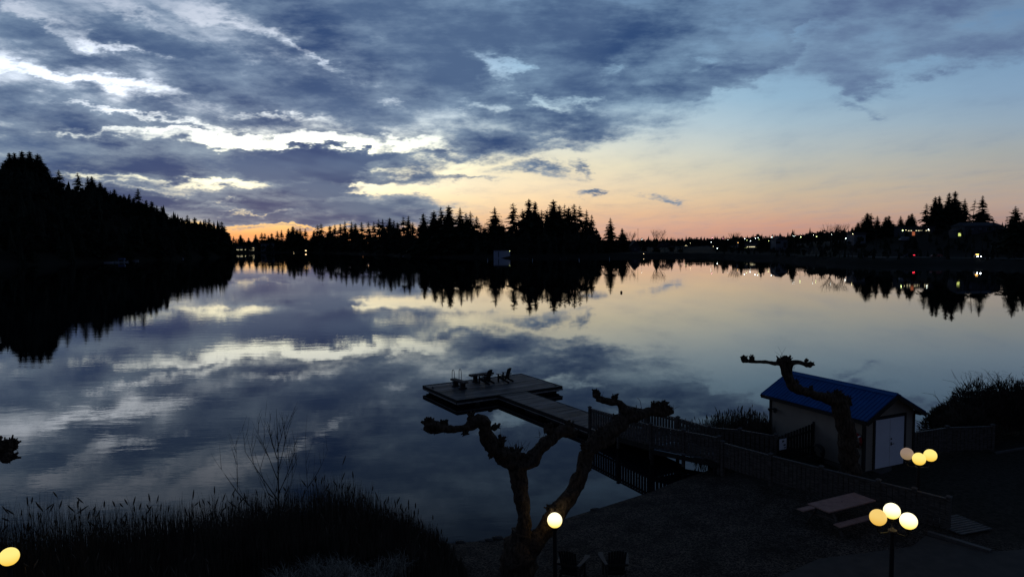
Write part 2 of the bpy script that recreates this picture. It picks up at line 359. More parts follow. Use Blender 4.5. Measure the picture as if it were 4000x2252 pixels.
# ------------------------------------------------------------------ objects
def tag(o, label=None, cat=None, group=None, kind=None):
    if label: o['label'] = label
    if cat: o['category'] = cat
    if group: o['group'] = group
    if kind: o['kind'] = kind
    return o
def empty(name, loc=(0,0,0), rz=0.0, label=None, cat=None, group=None):
    o = bpy.data.objects.new(name, None); COL.objects.link(o); o.location = loc; o.rotation_euler = (0, 0, rz)
    o.empty_display_size = .3
    return tag(o, label, cat, group)
class MB:
    def __init__(s): s.v = []; s.f = []
    def add(s, vs, fs):
        k = len(s.v); s.v.extend(tuple(p) for p in vs); s.f.extend(tuple(i+k for i in q) for q in fs)
    def box(s, x0, x1, y0, y1, z0, z1, M=None, bev=0.0):
        vs = [Vector((x, y, z)) for z in (z0, z1) for y in (y0, y1) for x in (x0, x1)]
        if M: vs = [M @ v for v in vs]
        s.add(vs, [(0,2,3,1), (4,5,7,6), (0,1,5,4), (2,6,7,3), (0,4,6,2), (1,3,7,5)])
    def bar(s, a, b, w, h, up=(0,0,1)):
        a = Vector(a); b = Vector(b); d = (b-a).normalized(); up = Vector(up)
        sd = d.cross(up)
        if sd.length < 1e-4: sd = d.cross(Vector((1, 0, 0)))
        sd.normalize(); u = sd.cross(d)
        vs = [p + sd*i*w/2 + u*j*h/2 for p in (a, b) for j in (-1, 1) for i in (-1, 1)]
        s.add(vs, [(0,1,3,2), (4,6,7,5), (0,4,5,1), (2,3,7,6), (0,2,6,4), (1,5,7,3)])
    def tube(s, pts, rad, n=8, cap=True, rough=0.0, fr=3.0):
        pts = [Vector(p) for p in pts]; k = len(s.v)
        if not hasattr(rad, '__len__'): rad = [rad]*len(pts)
        ref = Vector((0.13, 0.21, 1)); prev = None
        for i, p in enumerate(pts):
            d = (pts[min(i+1, len(pts)-1)] - pts[max(i-1, 0)])
            d = d.normalized() if d.length > 1e-9 else Vector((0, 0, 1))
            if prev is None:
                sd = d.cross(ref)
                if sd.length < .05: sd = d.cross(Vector((1, 0, 0)))
            else: sd = prev - d*prev.dot(d)
            sd.normalize(); prev = sd; u = d.cross(sd)
            for j in range(n):
                a = 2*math.pi*j/n; dr = sd*math.cos(a) + u*math.sin(a); r = rad[i]
                if rough:
                    q = p + dr*r
                    r *= 1 + rough*(mnoise.noise(q*fr)*1.1 + mnoise.noise(q*fr*2.7)*.7)
                s.v.append(tuple(p + dr*r))
        for i in range(len(pts)-1):
            for j in range(n):
                a = k+i*n+j; b = k+i*n+(j+1) % n
                s.f.append((a, b, b+n, a+n))
        if cap:
            s.f.append(tuple(k+j for j in range(n))[::-1]); s.f.append(tuple(k+(len(pts)-1)*n+j for j in range(n)))
    def lathe(s, prof, n=20, c=(0,0,0)):
        k = len(s.v)
        for r, z in prof:
            for j in range(n):
                a = 2*math.pi*j/n; s.v.append((c[0]+r*math.cos(a), c[1]+r*math.sin(a), c[2]+z))
        for i in range(len(prof)-1):
            for j in range(n):
                a = k+i*n+j; b = k+i*n+(j+1) % n; s.f.append((a, b, b+n, a+n))
        s.f.append(tuple(k+j for j in range(n))[::-1]); s.f.append(tuple(k+(len(prof)-1)*n+j for j in range(n)))
    def prism(s, poly, y0, y1, M=None):      # polygon in xz, extruded along y
        m = len(poly); vs = [Vector((x, y0, z)) for x, z in poly] + [Vector((x, y1, z)) for x, z in poly]
        if M: vs = [M @ v for v in vs]
        s.add(vs, [tuple(range(m))[::-1], tuple(range(m, 2*m))] + [(i, (i+1) % m, (i+1) % m+m, i+m) for i in range(m)])
    def ball(s, c, r, sub=2, amp=.25, fr=3.0, sc3=(1,1,1)):
        bm = bmesh.new(); bmesh.ops.create_icosphere(bm, subdivisions=sub, radius=1.0)
        c = Vector(c); k = len(s.v)
        for v in bm.verts:
            p = Vector((v.co.x*sc3[0], v.co.y*sc3[1], v.co.z*sc3[2]))*r
            q = c+p; s.v.append(tuple(c + p*(1 + amp*(mnoise.noise(q*fr/r*.5)*1.3 + .5*mnoise.noise(q*fr/r)))))
        s.f.extend(tuple(v.index+k for v in f.verts) for f in bm.faces); bm.free()
    def build(s, name, m, parent=None, smooth=False, loc=None, bevel=0.0):
        me = bpy.data.meshes.new(name); me.from_pydata(s.v, [], s.f); me.update()
        me.materials.append(m)
        if smooth: me.polygons.foreach_set('use_smooth', [True]*len(me.polygons))
        o = bpy.data.objects.new(name, me); COL.objects.link(o)
        if parent: o.parent = parent
        if loc is not None: o.location = loc
        if bevel:
            md = o.modifiers.new('bevel', 'BEVEL'); md.width = bevel; md.segments = 2; md.limit_method = 'ANGLE'
        return o
def copy_tree(o, parent=None):
    c = o.copy(); COL.objects.link(c)
    if parent: c.parent = parent
    for k in ('label', 'group'):
        if not parent and k in c: del c[k]
    for ch in [q for q in o.children]: copy_tree(ch, c)
    return c
# ------------------------------------------------------------------ far land
def interp(tab, x):
    if x <= tab[0][0]: return tab[0][1]
    for (a, p), (b, q) in zip(tab, tab[1:]):
        if x <= b: return p + (q-p)*(x-a)/(b-a)
    return tab[-1][1]
# distance of the far waterline for each direction (photo column)
SH = [(-3000, 130), (-1500, 190), (-600, 290), (0, 418), (460, 530), (700, 626), (895, 745), (904, 790), (916, 1290), (1180, 1240), (1300, 1060), (1400, 900), (1500, 760), (1600, 647), (1800, 560),
      (2000, 522), (2384, 520), (2560, 540), (2750, 520), (2900, 440), (3000, 415), (3120, 355), (3250, 315), (3450, 285), (3800, 274), (4000, 249), (4300, 205), (4800, 160), (6000, 110), (9000, 70)]
# ridge height (ground) and how far behind the shore it is reached
RH = [(-3000, 90), (-600, 88), (0, 84), (150, 82), (200, 68), (250, 61), (320, 58), (360, 60), (430, 54), (510, 47), (560, 42), (650, 34), (740, 26), (820, 21), (880, 15), (900, 5), (910, 8), (1100, 12), (1300, 8), (1500, 5), (1800, 5), (2300, 5), (2600, 6),
      (2800, 7), (3000, 7), (3100, 8), (3200, 10), (3300, 11), (3400, 13), (3500, 14), (3600, 17), (3750, 18), (3900, 18), (4300, 18), (9000, 22)]
RD = [(-3000, 260), (0, 300), (250, 230), (450, 170), (700, 110), (860, 60), (900, 30), (1100, 300), (1500, 300), (2500, 220), (3000, 170), (3400, 150), (3750, 140), (4200, 140), (9000, 140)]
def land(u, Y):
    c = u*F + 2000; s = Y - interp(SH, c)
    if s < 0: return max(-3.0, s*.15)
    rh = interp(RH, c); rd = interp(RD, c)
    bank = min(1, s/6.0)*min(2.6, rh*.5)
    if c < 900: t = min(1, max(0, (s-4)/rd)); z = bank + (rh-bank)*(t**.85)
    else:
        t = min(1, max(0, (s-22)/rd)); z = bank + (rh-bank)*t*t*(3-2*t)
    z += 1.2*mnoise.noise(Vector((u*60, Y*.02, 0)))*min(1, s/40)
    return z
def landxy(x, y): return land(x/y, y)
def base(px, Y):          # ground point of the far land under photo column px at distance Y
    r = ray(px, 960); x = r.x/r.y*Y
    return Vector((x, Y, land(x/Y, Y)))
def build_land():
    cols = []; c = -3000
    cols = sorted(set([-3000+i*90 for i in range(34)] + list(range(60, 880, 20)) + list(range(880, 930, 4)) + list(range(930, 4100, 30)) + list(range(4100, 9000, 200))))
    ds = [60, 90, 120, 150, 180] + [200+8*i for i in range(150)] + [1400+25*i for i in range(20)] + [1900, 2100, 2500, 3000, 4000, 6000, 10000, 20000]
    m = MB(); W = len(ds)
    for c in cols:
        u = (c-2000)/F
        for Y in ds:
            z = land(u, Y)
            if Y > 2500: z = min(z, 12)
            m.v.append((u*Y, Y, z))
    for i in range(len(cols)-1):
        for j in range(W-1):
            a = i*W+j; m.f.append((a, a+1, a+1+W, a+W))
    o = m.build('hillside_terrain', M_land, smooth=True); tag(o, kind='structure')
build_land()
# ------------------------------------------------------------------ near ground
SHORE = [(-120, -30), (-60, 6), (-30, 14.5), (-15, 19.5), (-8, 22.0), (-4.5, 22.4), (-2.24, 22.43), (-.43, 22.7), (2.29, 24.73), (5.5, 27.0), (6.8, 28.2), (8.6, 29.6), (10.5, 32.6), (12.3, 35.4),
         (16, 35.8), (20.5, 35.0), (24, 37), (30, 41), (45, 53), (80, 90), (150, 140), (260, 170)]
def shore_dist(x, y):     # positive inland (towards the camera)
    best = 1e9; sg = 1
    for (ax, ay), (bx, by) in zip(SHORE, SHORE[1:]):
        dx, dy = bx-ax, by-ay; L = dx*dx+dy*dy
        t = max(0, min(1, ((x-ax)*dx+(y-ay)*dy)/L)); ex, ey = x-ax-dx*t, y-ay-dy*t; d = ex*ex+ey*ey
        if d < best - 1e-9: best = d; sg = -1 if (dx*(y-ay) - dy*(x-ax)) > 0 else 1
    return sg*math.sqrt(best)
def gz(x, y):
    s = shore_dist(x, y)
    if s < 0: return max(-2.0, s*.22)
    z = .62*(1-math.exp(-s/3.2)) + max(0, s-6)*.012
    return z + .035*mnoise.noise(Vector((x*.45, y*.45, 3)))*min(1, s)
def build_ground():
    m = MB()
    xs = sorted(set([-120+6*i for i in range(16)] + [-24+.5*i for i in range(120)] + [36+3*i for i in range(25)]+[110,120,135,150,180,220,260,400]))
    ys = sorted(set([-60, -40, -20, -8, 0, 4] + [7+.4*i for i in range(90)] + [43+2*i for i in range(30)]+[104,110,120,130,140,155,170,190]))
    W = len(ys)
    for x in xs:
        for y in ys: m.v.append((x, y, gz(x, y)))
    for i in range(len(xs)-1):
        for j in range(W-1):
            a = i*W+j; m.f.append((a, a+W, a+W+1, a+1))
    tag(m.build('ground', M_ground, smooth=True), kind='structure')
    w = MB(); w.add([(-30000, -200, 0), (30000, -200, 0), (30000, 30000, 0), (-30000, 30000, 0)], [(0, 1, 2, 3)])
    tag(w.build('lake_water', M_water), kind='structure')
    w = MB(); w.add([(-30000, -200, -3.2), (30000, -200, -3.2), (30000, 30000, -3.2), (-30000, 30000, -3.2)], [(0, 1, 2, 3)])
    tag(w.build('lake_bed', M_land), kind='structure')
build_ground()
def onground(x, y, dz=0): return Vector((x, y, gz(x, y)+dz))
# ------------------------------------------------------------------ conifers
def conifer_mesh(seed, h=1.0, R0=.17, layers=34, gap=.0, start=.12, per=9, lean=0.0, top=1.0):
    """unit-height conifer; drooping jagged boughs with gaps between them"""
    rn = random.Random(seed); f = MB(); t = MB()
    t.tube([(0, 0, 0), (lean*.3, 0, .5), (lean, 0, .98)], [.013, .009, .002], 6)
    skip = [rn.uniform(start, .8) for _ in range(int(gap*10))]
    for i in range(layers):
        k = i/(layers-1); z = start + (1-start)*k**.92*.985
        if any(abs(z-q) < .014 for q in skip): continue
        r = R0*((1-k)**.72)*(1.0 if k > .12 else .75+k*2)*rn.uniform(.55, 1.2) + .008
        n = max(4, int(per*(.55+.6*(1-k)))); a0 = rn.uniform(0, 6.28)
        for j in range(n):
            if rn.random() < gap*.35: continue
            a = a0 + j*6.283/n + rn.uniform(-.3, .3); L = r*rn.uniform(.55, 1.2); ca, sa = math.cos(a), math.sin(a)
            dz = -L*rn.uniform(.12, .5) if k < .8 else L*rn.uniform(-.1, .3)
            ox = lean*k*k; zz = z+rn.uniform(-.008, .008)
            seg = 3; w0 = L*.22+.003; pv = None
            # bough: a ragged flat spray with side tufts hanging below it
            for q in range(seg+1):
                s = q/seg; x = ox+ca*L*s; y = sa*L*s; zq = zz + dz*s**1.3 + (.012*s*s if k < .8 else 0)
                w = w0*(1.0 if q in (0,) else 1.15)*(1-s*.75)*rn.uniform(.6, 1.35)
                p1 = (x - sa*w, y + ca*w, zq - w*.45*rn.random()); p2 = (x + sa*w, y - ca*w, zq - w*.45*rn.random()); p3 = (x, y, zq-w*rn.uniform(.5, 1.1)); pc = (x, y, zq)
                if pv:
                    b = len(f.v); f.v.extend(pv + [p1, pc, p2, p3])
                    f.f.extend([(b, b+1, b+5, b+4), (b+1, b+2, b+6, b+5), (b+1, b+3, b+7, b+5)])
                pv = [p1, pc, p2, p3]
            for q in range(3):
                s = rn.uniform(.3, 1.05); x = ox+ca*L*s; y = sa*L*s; zq = zz+dz*s**1.3
                w = L*rn.uniform(.10, .2)+.002; sd = rn.choice((-1, 1)); b = len(f.v)
                f.v.extend([(x, y, zq+.002), (x-sa*w*sd*1.5, y+ca*w*sd*1.5, zq-w*.5), (x+ca*w, y+sa*w, zq-w*.9)]); f.f.append((b, b+1, b+2))
    def mesh(mb, nm, m):
        me = bpy.data.meshes.new(nm); me.from_pydata(mb.v, [], mb.f); me.update(); me.materials.append(m); return me
    return mesh(f, 'crown', M_leaf), mesh(t, 'trunk', M_trunk)
KIN = {}
KIN['full'] = [conifer_mesh(s, R0=.31, layers=46, per=13, start=.06) for s in (1, 2, 3)]
KIN['slim'] = [conifer_mesh(s, R0=.23, layers=40, per=11, gap=.25, start=.12) for s in (4, 5, 6)]
KIN['open'] = [conifer_mesh(s, R0=.28, layers=34, per=8, gap=.9, start=.22) for s in (7, 8, 9)]
KIN['bent'] = [conifer_mesh(11, R0=.21, layers=27, per=5, gap=1.2, start=.2, lean=.06)]
KIN['broad'] = [conifer_mesh(s, R0=.34, layers=44, per=13, start=.03) for s in (12, 13)]
KIN['small'] = [conifer_mesh(s, R0=.27, layers=20, per=7, gap=.2, start=.03) for s in (14, 15, 16, 17)]
tcount = [0]
def conifer(px, topy, Y, kind, label, group=None, w=1.0, z0=None, top=None, name='conifer_tree', small=False):
    b = base(px, Y)
    if z0 is not None: b.z = z0
    if topy is not None: top = D(px, topy, Y).z; b.x = D(px, topy, Y).x; b.z = min(b.z, land(b.x/Y, Y)) if z0 is None else z0
    h = top - b.z + .5; b.z -= .5
    if h < 5: b.z -= 5-h; h = 5
    cr, tr = random.choice(KIN[kind])
    e = empty(name, b, random.uniform(0, 6.28) if kind != 'bent' else 0, label, 'tree', group)
    for me, nm in ((cr, 'crown'), (tr, 'trunk')):
        o = bpy.data.objects.new(nm, me); COL.objects.link(o); o.parent = e; o.scale = (h*w, h*w, h)
    tcount[0] += 1
    return e
ORD = ['first','second','third','fourth','fifth','sixth','seventh','eighth','ninth','tenth','eleventh','twelfth','thirteenth','fourteenth','fifteenth','sixteenth','seventeenth','eighteenth','nineteenth','twentieth',
       'twenty-first','twenty-second','twenty-third','twenty-fourth','twenty-fifth','twenty-sixth','twenty-seventh','twenty-eighth','twenty-ninth','thirtieth','thirty-first','thirty-second','thirty-third','thirty-fourth','thirty-fifth','thirty-sixth','thirty-seventh','thirty-eighth','thirty-ninth','fortieth']
# hill on the left, from its left end
LEFT = [(10,640,740,'full',1.4),(35,594,735,'full',1.4),(54,593,745,'full',1.3),(85,587,735,'full',1.45),(114,588,740,'full',1.4),(146,598,735,'full',1.4),(157,606,745,'slim',1.3),(180,647,735,'full',1.15),(196,700,735,'open',1.3),
        (229,661,725,'slim',1.35),(303,672,715,'open',1.15),(342,686,705,'slim',1.2),(357,686,700,'full',1.35),(390,708,700,'full',1.4),(410,728,700,'full',1.2),(431,742,690,'slim',1.4),(446,736,690,'full',1.2),(470,760,690,'full',1.3),(484,757,690,'slim',1.5),
        (505,756,690,'slim',1.3),(521,770,690,'full',1.3),(538,734,690,'slim',1.15),(571,779,690,'full',1.3),(592,783,690,'full',1.2),(612,800,690,'broad',1.1),(632,803,690,'full',1.3),(670,837,700,'open',1.2),(690,850,705,'full',1.3),(712,848,705,'broad',1.1),
        (731,838,710,'slim',1.5),(760,846,715,'full',1.3),(783,862,715,'full',1.2),(801,853,720,'slim',1.4),(816,851,725,'slim',1.3),(836,868,730,'broad',1.0),(850,860,735,'bent',1.2),(866,863,740,'slim',1.6),(876,884,745,'full',1.2),(888,905,750,'full',1.3),(897,938,755,'full',1.2)]
for i, (px, ty, Y, k, w) in enumerate(LEFT):
    conifer(px, ty, Y, k, 'conifer on the left hill skyline, %s from the left edge' % ORD[i], 'conifers along the left hill skyline', w)
# far end of the lake to the big central grove
MID = [(912,920,1330,'slim',1.2),(922,930,1340,'slim',1.2),(939,915,1330,'full',1.4),(971,926,1330,'full',1.4),(999,914,1330,'full',1.3),(1022,907,1330,'slim',1.4),(1034,909,1330,'slim',1.4),(1048,918,1330,'full',1.2),(1061,909,1320,'full',1.4),(1083,900,1320,'slim',1.3),(1099,896,1310,'slim',1.2),
       (1127,890,1280,'full',1.2),(1144,881,1280,'full',1.3),(1160,892,1270,'full',1.2),(1172,886,1270,'slim',1.4),(1192,890,1260,'slim',1.3),(1226,898,1200,'full',1.2),(1240,874,1190,'open',1.2),(1254,869,1180,'open',1.3),(1288,879,1110,'full',1.3),(1308,875,1090,'slim',1.3),(1329,871,1060,'slim',1.3),
       (1347,861,1010,'slim',1.2),(1373,863,980,'slim',1.2),(1388,870,960,'full',1.1),(1412,865,920,'slim',1.2),(1439,863,880,'open',1.2),(1460,864,860,'slim',1.1),(1479,854,850,'open',1.2),(1494,853,850,'slim',1.2),(1522,848,800,'full',1.3),(1538,858,780,'slim',1.2),(1553,866,770,'full',1.2),
       (1575,843,740,'open',1.2),(1595,840,730,'slim',1.3),(1612,866,720,'slim',1.1)]
for i, (px, ty, Y, k, w) in enumerate(MID):
    conifer(px, ty, Y, k, 'small dark conifer beyond the far water, %s to the right of the channel' % ORD[i], 'conifers along the far shore skyline', w)
CEN = [(1653,831,640,'full',1.2),(1695,819,620,'full',1.2),(1722,804,610,'open',1.1),(1753,799,600,'full',1.1),(1797,807,600,'slim',1.3),(1820,828,600,'slim',1.1),(1837,822,590,'slim',1.2),(1862,842,590,'slim',1.3),(1932,806,575,'slim',1.5),(2004,789,570,'open',1.2),
       (2040,812,575,'open',1.0),(2066,773,570,'full',1.15),(2090,783,575,'full',1.1),(2115,815,580,'open',1.1),(2138,812,580,'open',1.1),(2161,776,570,'full',1.15),(2185,798,575,'full',1.0),(2205,795,570,'open',1.0),(2222,805,575,'full',1.0),(2242,794,570,'slim',1.3),(2265,800,575,'open',1.1),
       (2291,816,570,'slim',1.0),(2311,836,575,'slim',1.1)]
for i, (px, ty, Y, k, w) in enumerate(CEN):
    conifer(px, ty, Y, k, 'tall fir in the grove behind the white boathouse, %s from its left end' % ORD[i], 'tall firs of the central grove', w)
conifer(2384, 848, 565, 'slim', 'lone pointed fir standing right of the central grove', None, 1.25)
conifer(2430, 889, 600, 'full', 'low pointed conifer between the lone fir and the bare tree', None, 1.2)
RGT = [(3352,866,430,'full',1.3),(3388,829,430,'full',1.5),(3403,830,435,'open',1.1),(3427,841,430,'slim',1.5),(3461,844,430,'full',1.3),(3473,840,430,'full',1.3),(3519,841,430,'slim',1.5),(3550,838,430,'full',1.2),(3563,831,430,'full',1.25),
       (3619,791,430,'open',1.0),(3654,765,430,'full',1.0),(3670,762,430,'full',1.0),(3709,750,430,'full',1.0),(3732,743,430,'full',1.1),(3770,772,430,'slim',1.0),(3803,773,430,'bent',1.0),(3839,761,430,'slim',1.25)]
for i, (px, ty, Y, k, w) in enumerate(RGT):
    conifer(px, ty, Y, k, 'conifer on the right hill skyline, %s from the left' % ORD[i], 'conifers along the right hill skyline', w)
conifer(3968, 803, 310, 'broad', 'broad dense dark evergreen at the right edge above the shore road', None, 1.15)
conifer(4010, 826, 318, 'broad', 'evergreen cut by the right edge of the view', None, 1.0)
# second rank that fills the woods, each a tree of its own
rr = random.Random(5)
def fill(n, px0, px1, dY, h0, h1, label, group, kinds=('full','slim','full','small')):
    for i in range(n):
        px = rr.uniform(px0, px1); Y = interp(SH, px) + rr.uniform(*dY); b = base(px, Y)
        h = rr.uniform(h0, h1)
        conifer(px, None, Y, rr.choice(kinds), label, group, rr.uniform(1.0, 1.35), top=b.z+h)
fill(58, -40, 890, (4, 60), 11, 22, 'dark conifer in the wood low on the left hillside', 'conifers of the left hillside wood')
fill(36, 1630, 2320, (26, 70), 18, 31, 'dark conifer filling the lower part of the central grove', 'lower conifers of the central grove')
fill(26, 1200, 1640, (12, 60), 12, 20, 'dark conifer in the low wood left of the central grove', 'low conifers left of the grove')
fill(24, 2330, 3150, (40, 150), 7, 13, 'small dark conifer in the low trees above the far shore', 'small conifers above the far shore')
fill(22, 3200, 4000, (70, 150), 3, 6, 'small dark conifer on the slope of the right hill', 'small conifers on the right slope', kinds=('small', 'full'))
# distant woods that read as one mass
def lump(m, b, h, rn):
    # uneven broadleaf crown built of many small tilted leaf sprays
    for k in range(46):
        d = Vector((rn.gauss(0, 1), rn.gauss(0, 1), rn.gauss(0, .8))).normalized(); q = rn.random()**.4
        p = Vector((b.x+d.x*h*.36*q, b.y+d.y*h*.36*q, b.z+h*.58+d.z*h*.42*q)); s = h*rn.uniform(.05, .15); c = len(m.v)
        for j in range(5):
            a = j*1.257+rn.uniform(-.4, .4); m.v.append((p.x+math.cos(a)*s, p.y+rn.uniform(-s, s)*.6, p.z+math.sin(a)*s*rn.uniform(.5, 1)))
        m.f.append((c, c+1, c+2, c+3, c+4))
def wood(name, label, n, px0, px1, dY, h0, h1, seed, near=None):
    rn = random.Random(seed); m = MB()
    for i in range(n):
        px = rn.uniform(px0, px1); Y = interp(SH, px) + rn.uniform(*dY); b = base(px, Y); h = rn.uniform(h0, h1)*(1 if rn.random() < .9 else 1.25); r = h*rn.uniform(.16, .26); tiers = 5
        if rn.random() < .38:
            lump(m, b, h*.82, rn); continue
        for k in range(tiers):
            z0 = b.z - .5 + h*(.02+.9*k/tiers); z1 = b.z + h*min(1.0, .32+.9*(k+1)/tiers*.8); rr_ = r*(1-k/tiers)**.8*rn.uniform(.8, 1.15); s = 7; a0 = rn.random()*6
            c = len(m.v)
            for j in range(s*2):
                a = a0+j*math.pi/s; q = rr_*(rn.uniform(.9, 1.15) if j % 2 else rn.uniform(.5, .7)); m.v.append((b.x+q*math.cos(a), b.y+q*math.sin(a), z0 - (rr_*.15 if j % 2 else 0)+rn.uniform(-.2, .2)))
            m.v.append((b.x, b.y, z1))
            for j in range(s*2): m.f.append((c+j, c+(j+1) % (2*s), c+2*s))
    o = m.build(name, M_leaf2); tag(o, label, 'wood', kind='stuff')
wood('hillside_wood', 'dense dark wood covering the left hillside down to the water', 1500, -1500, 893, (2, 330), 12, 21, 21)
wood('far_shore_wood', 'dark mass of trees along the far shore and behind the grove', 1300, 918, 2340, (8, 230), 8, 17, 22)
wood('grove_understorey', 'dark understorey between the tall firs of the central grove', 260, 1630, 2325, (30, 75), 11, 22, 25)
wood('ridge_wood', 'low jagged line of distant woods right of the grove', 1500, 2300, 3500, (230, 560), 5, 12, 23)
wood('slope_wood', 'dark scrub and trees on the slope of the right hill', 420, 2780, 4500, (6, 150), 2, 5, 24)
wood('right_hill_wood', 'dark trees behind the buildings on the right hill', 420, 3200, 4500, (150, 300), 2, 4.5, 26)
# ------------------------------------------------------------------ leafless broadleaf trees
def branch(m, p, d, L, r, lev, rn, spread=.55, up=.12, n=6):
    pts = [p]; rad = [r]; q = Vector(p); dd = Vector(d).normalized(); k = 4
    for i in range(k):
        dd = (dd + Vector((rn.uniform(-1, 1), rn.uniform(-1, 1), rn.uniform(-.6, .8)))*.10 + Vector((0, 0, up*.3))).normalized()
        q = q + dd*L/k; pts.append(q.copy()); rad.append(r*(1-.45*(i+1)/k))
    m.tube(pts, rad, n if lev > 1 else 3, cap=False)
    if lev <= 0: return
    for i in range(rn.randint(3, 4)):
        t = rn.uniform(.35, 1.0); idx = min(k, max(1, int(t*k+.5)))
        a = rn.uniform(0, 6.28); side = Vector((math.cos(a), math.sin(a), rn.uniform(-.1, .6)))
        nd = (dd + side*spread*rn.uniform(.7, 1.5)).normalized()
        branch(m, pts[idx], nd, L*rn.uniform(.5, .78), rad[idx]*.62, lev-1, rn, spread, up, n)
    branch(m, pts[-1], dd, L*.62, rad[-1]*.85, lev-1, rn, spread, up, n)
def bare_tree(px, topy, Y, label, seed, lev=4, group=None, blossom=False, spread=.6):
    b = base(px, Y); top = D(px, topy, Y).z; h = max(5, top-b.z); b.x = D(px, topy, Y).x; rn = random.Random(seed)
    e = empty('broadleaf_tree', b, 0, label, 'tree', group); t = MB(); c = MB()
    t.tube([(0, 0, -.6), (.02*h, 0, .18*h), (0, .01*h, .34*h)], [.03*h, .022*h, .017*h], 7)
    t.build('trunk', M_trunk, e)
    for i in range(5):
        a = i*1.256+rn.random(); branch(c, Vector((0, .01*h, .3*h)), Vector((math.cos(a)*.8, math.sin(a)*.8, 1)), h*.3, .012*h, lev-1, rn, spread)
    mx = max(v[2] for v in c.v); k = (h*1.0)/mx
    c.v = [(v[0], v[1], v[2]*k if v[2] > .3*h else v[2]) for v in c.v]
    if blossom:
        for i in range(420):
            a = rn.uniform(0, 6.28); q = rn.random()**.5*h*.75; z = h*(.45+.5*(1-(q/h/.75)**2)*rn.random()); s = rn.uniform(.25, .6)
            x, y = q*math.cos(a), q*math.sin(a); k_ = len(c.v)
            c.v.extend([(x, y, z), (x+s, y+rn.uniform(-s, s), z+rn.uniform(-s, s)), (x+rn.uniform(-s, s), y+s, z-s*.5), (x-s*.4, y-s*.3, z+s)]); c.f.extend([(k_, k_+1, k_+2), (k_, k_+2, k_+3), (k_, k_+3, k_+1)])
    c.build('crown', M_blossom if blossom else M_twig, e)
bare_tree(2457, 900, 600, 'bare rounded tree right of the low pointed conifer', 31)
bare_tree(2570, 889, 600, 'broad rounded bare tree above the low skyline', 32, spread=.9)
bare_tree(2597, 940, 560, 'pale blossoming cherry tree on the far shore', 33, blossom=True, spread=1.0)
bare_tree(2868, 903, 560, 'bare tree left of the bright parking lamps', 34)
bare_tree(1893, 862, 580, 'leafless tree between the two halves of the central grove', 35)
bare_tree(3245, 864, 430, 'flat-topped dark tree on the skyline left of the right hill conifers', 36, spread=1.3)
bare_tree(3292, 868, 430, 'second flat-topped tree on the right hill skyline', 37, spread=1.3)
for i, (px, ty) in enumerate([(3040, 960), (3105, 955), (3160, 958), (3215, 950), (3020, 985), (3280, 962), (3330, 958)]):
    bare_tree(px, ty, interp(SH, px)+8, 'leafless lakeside tree below the right hill, %s from the left' % ORD[i], 40+i, lev=4, group='leafless trees on the right shore', spread=.5)
for i, (px, ty) in enumerate([(3775, 880), (3905, 868), (3685, 925), (3830, 900)]):
    bare_tree(px, ty, 345+10*i, 'leafless tree on the right hill slope, %s planted' % ORD[i] if False else ['bare tree in front of the grey hill house','bare tree right of the grey hill house','bare tree left of the yellow-green lit window','bare tree right of the yellow-green lit window'][i], 60+i, lev=4, group='leafless trees by the grey hill house')
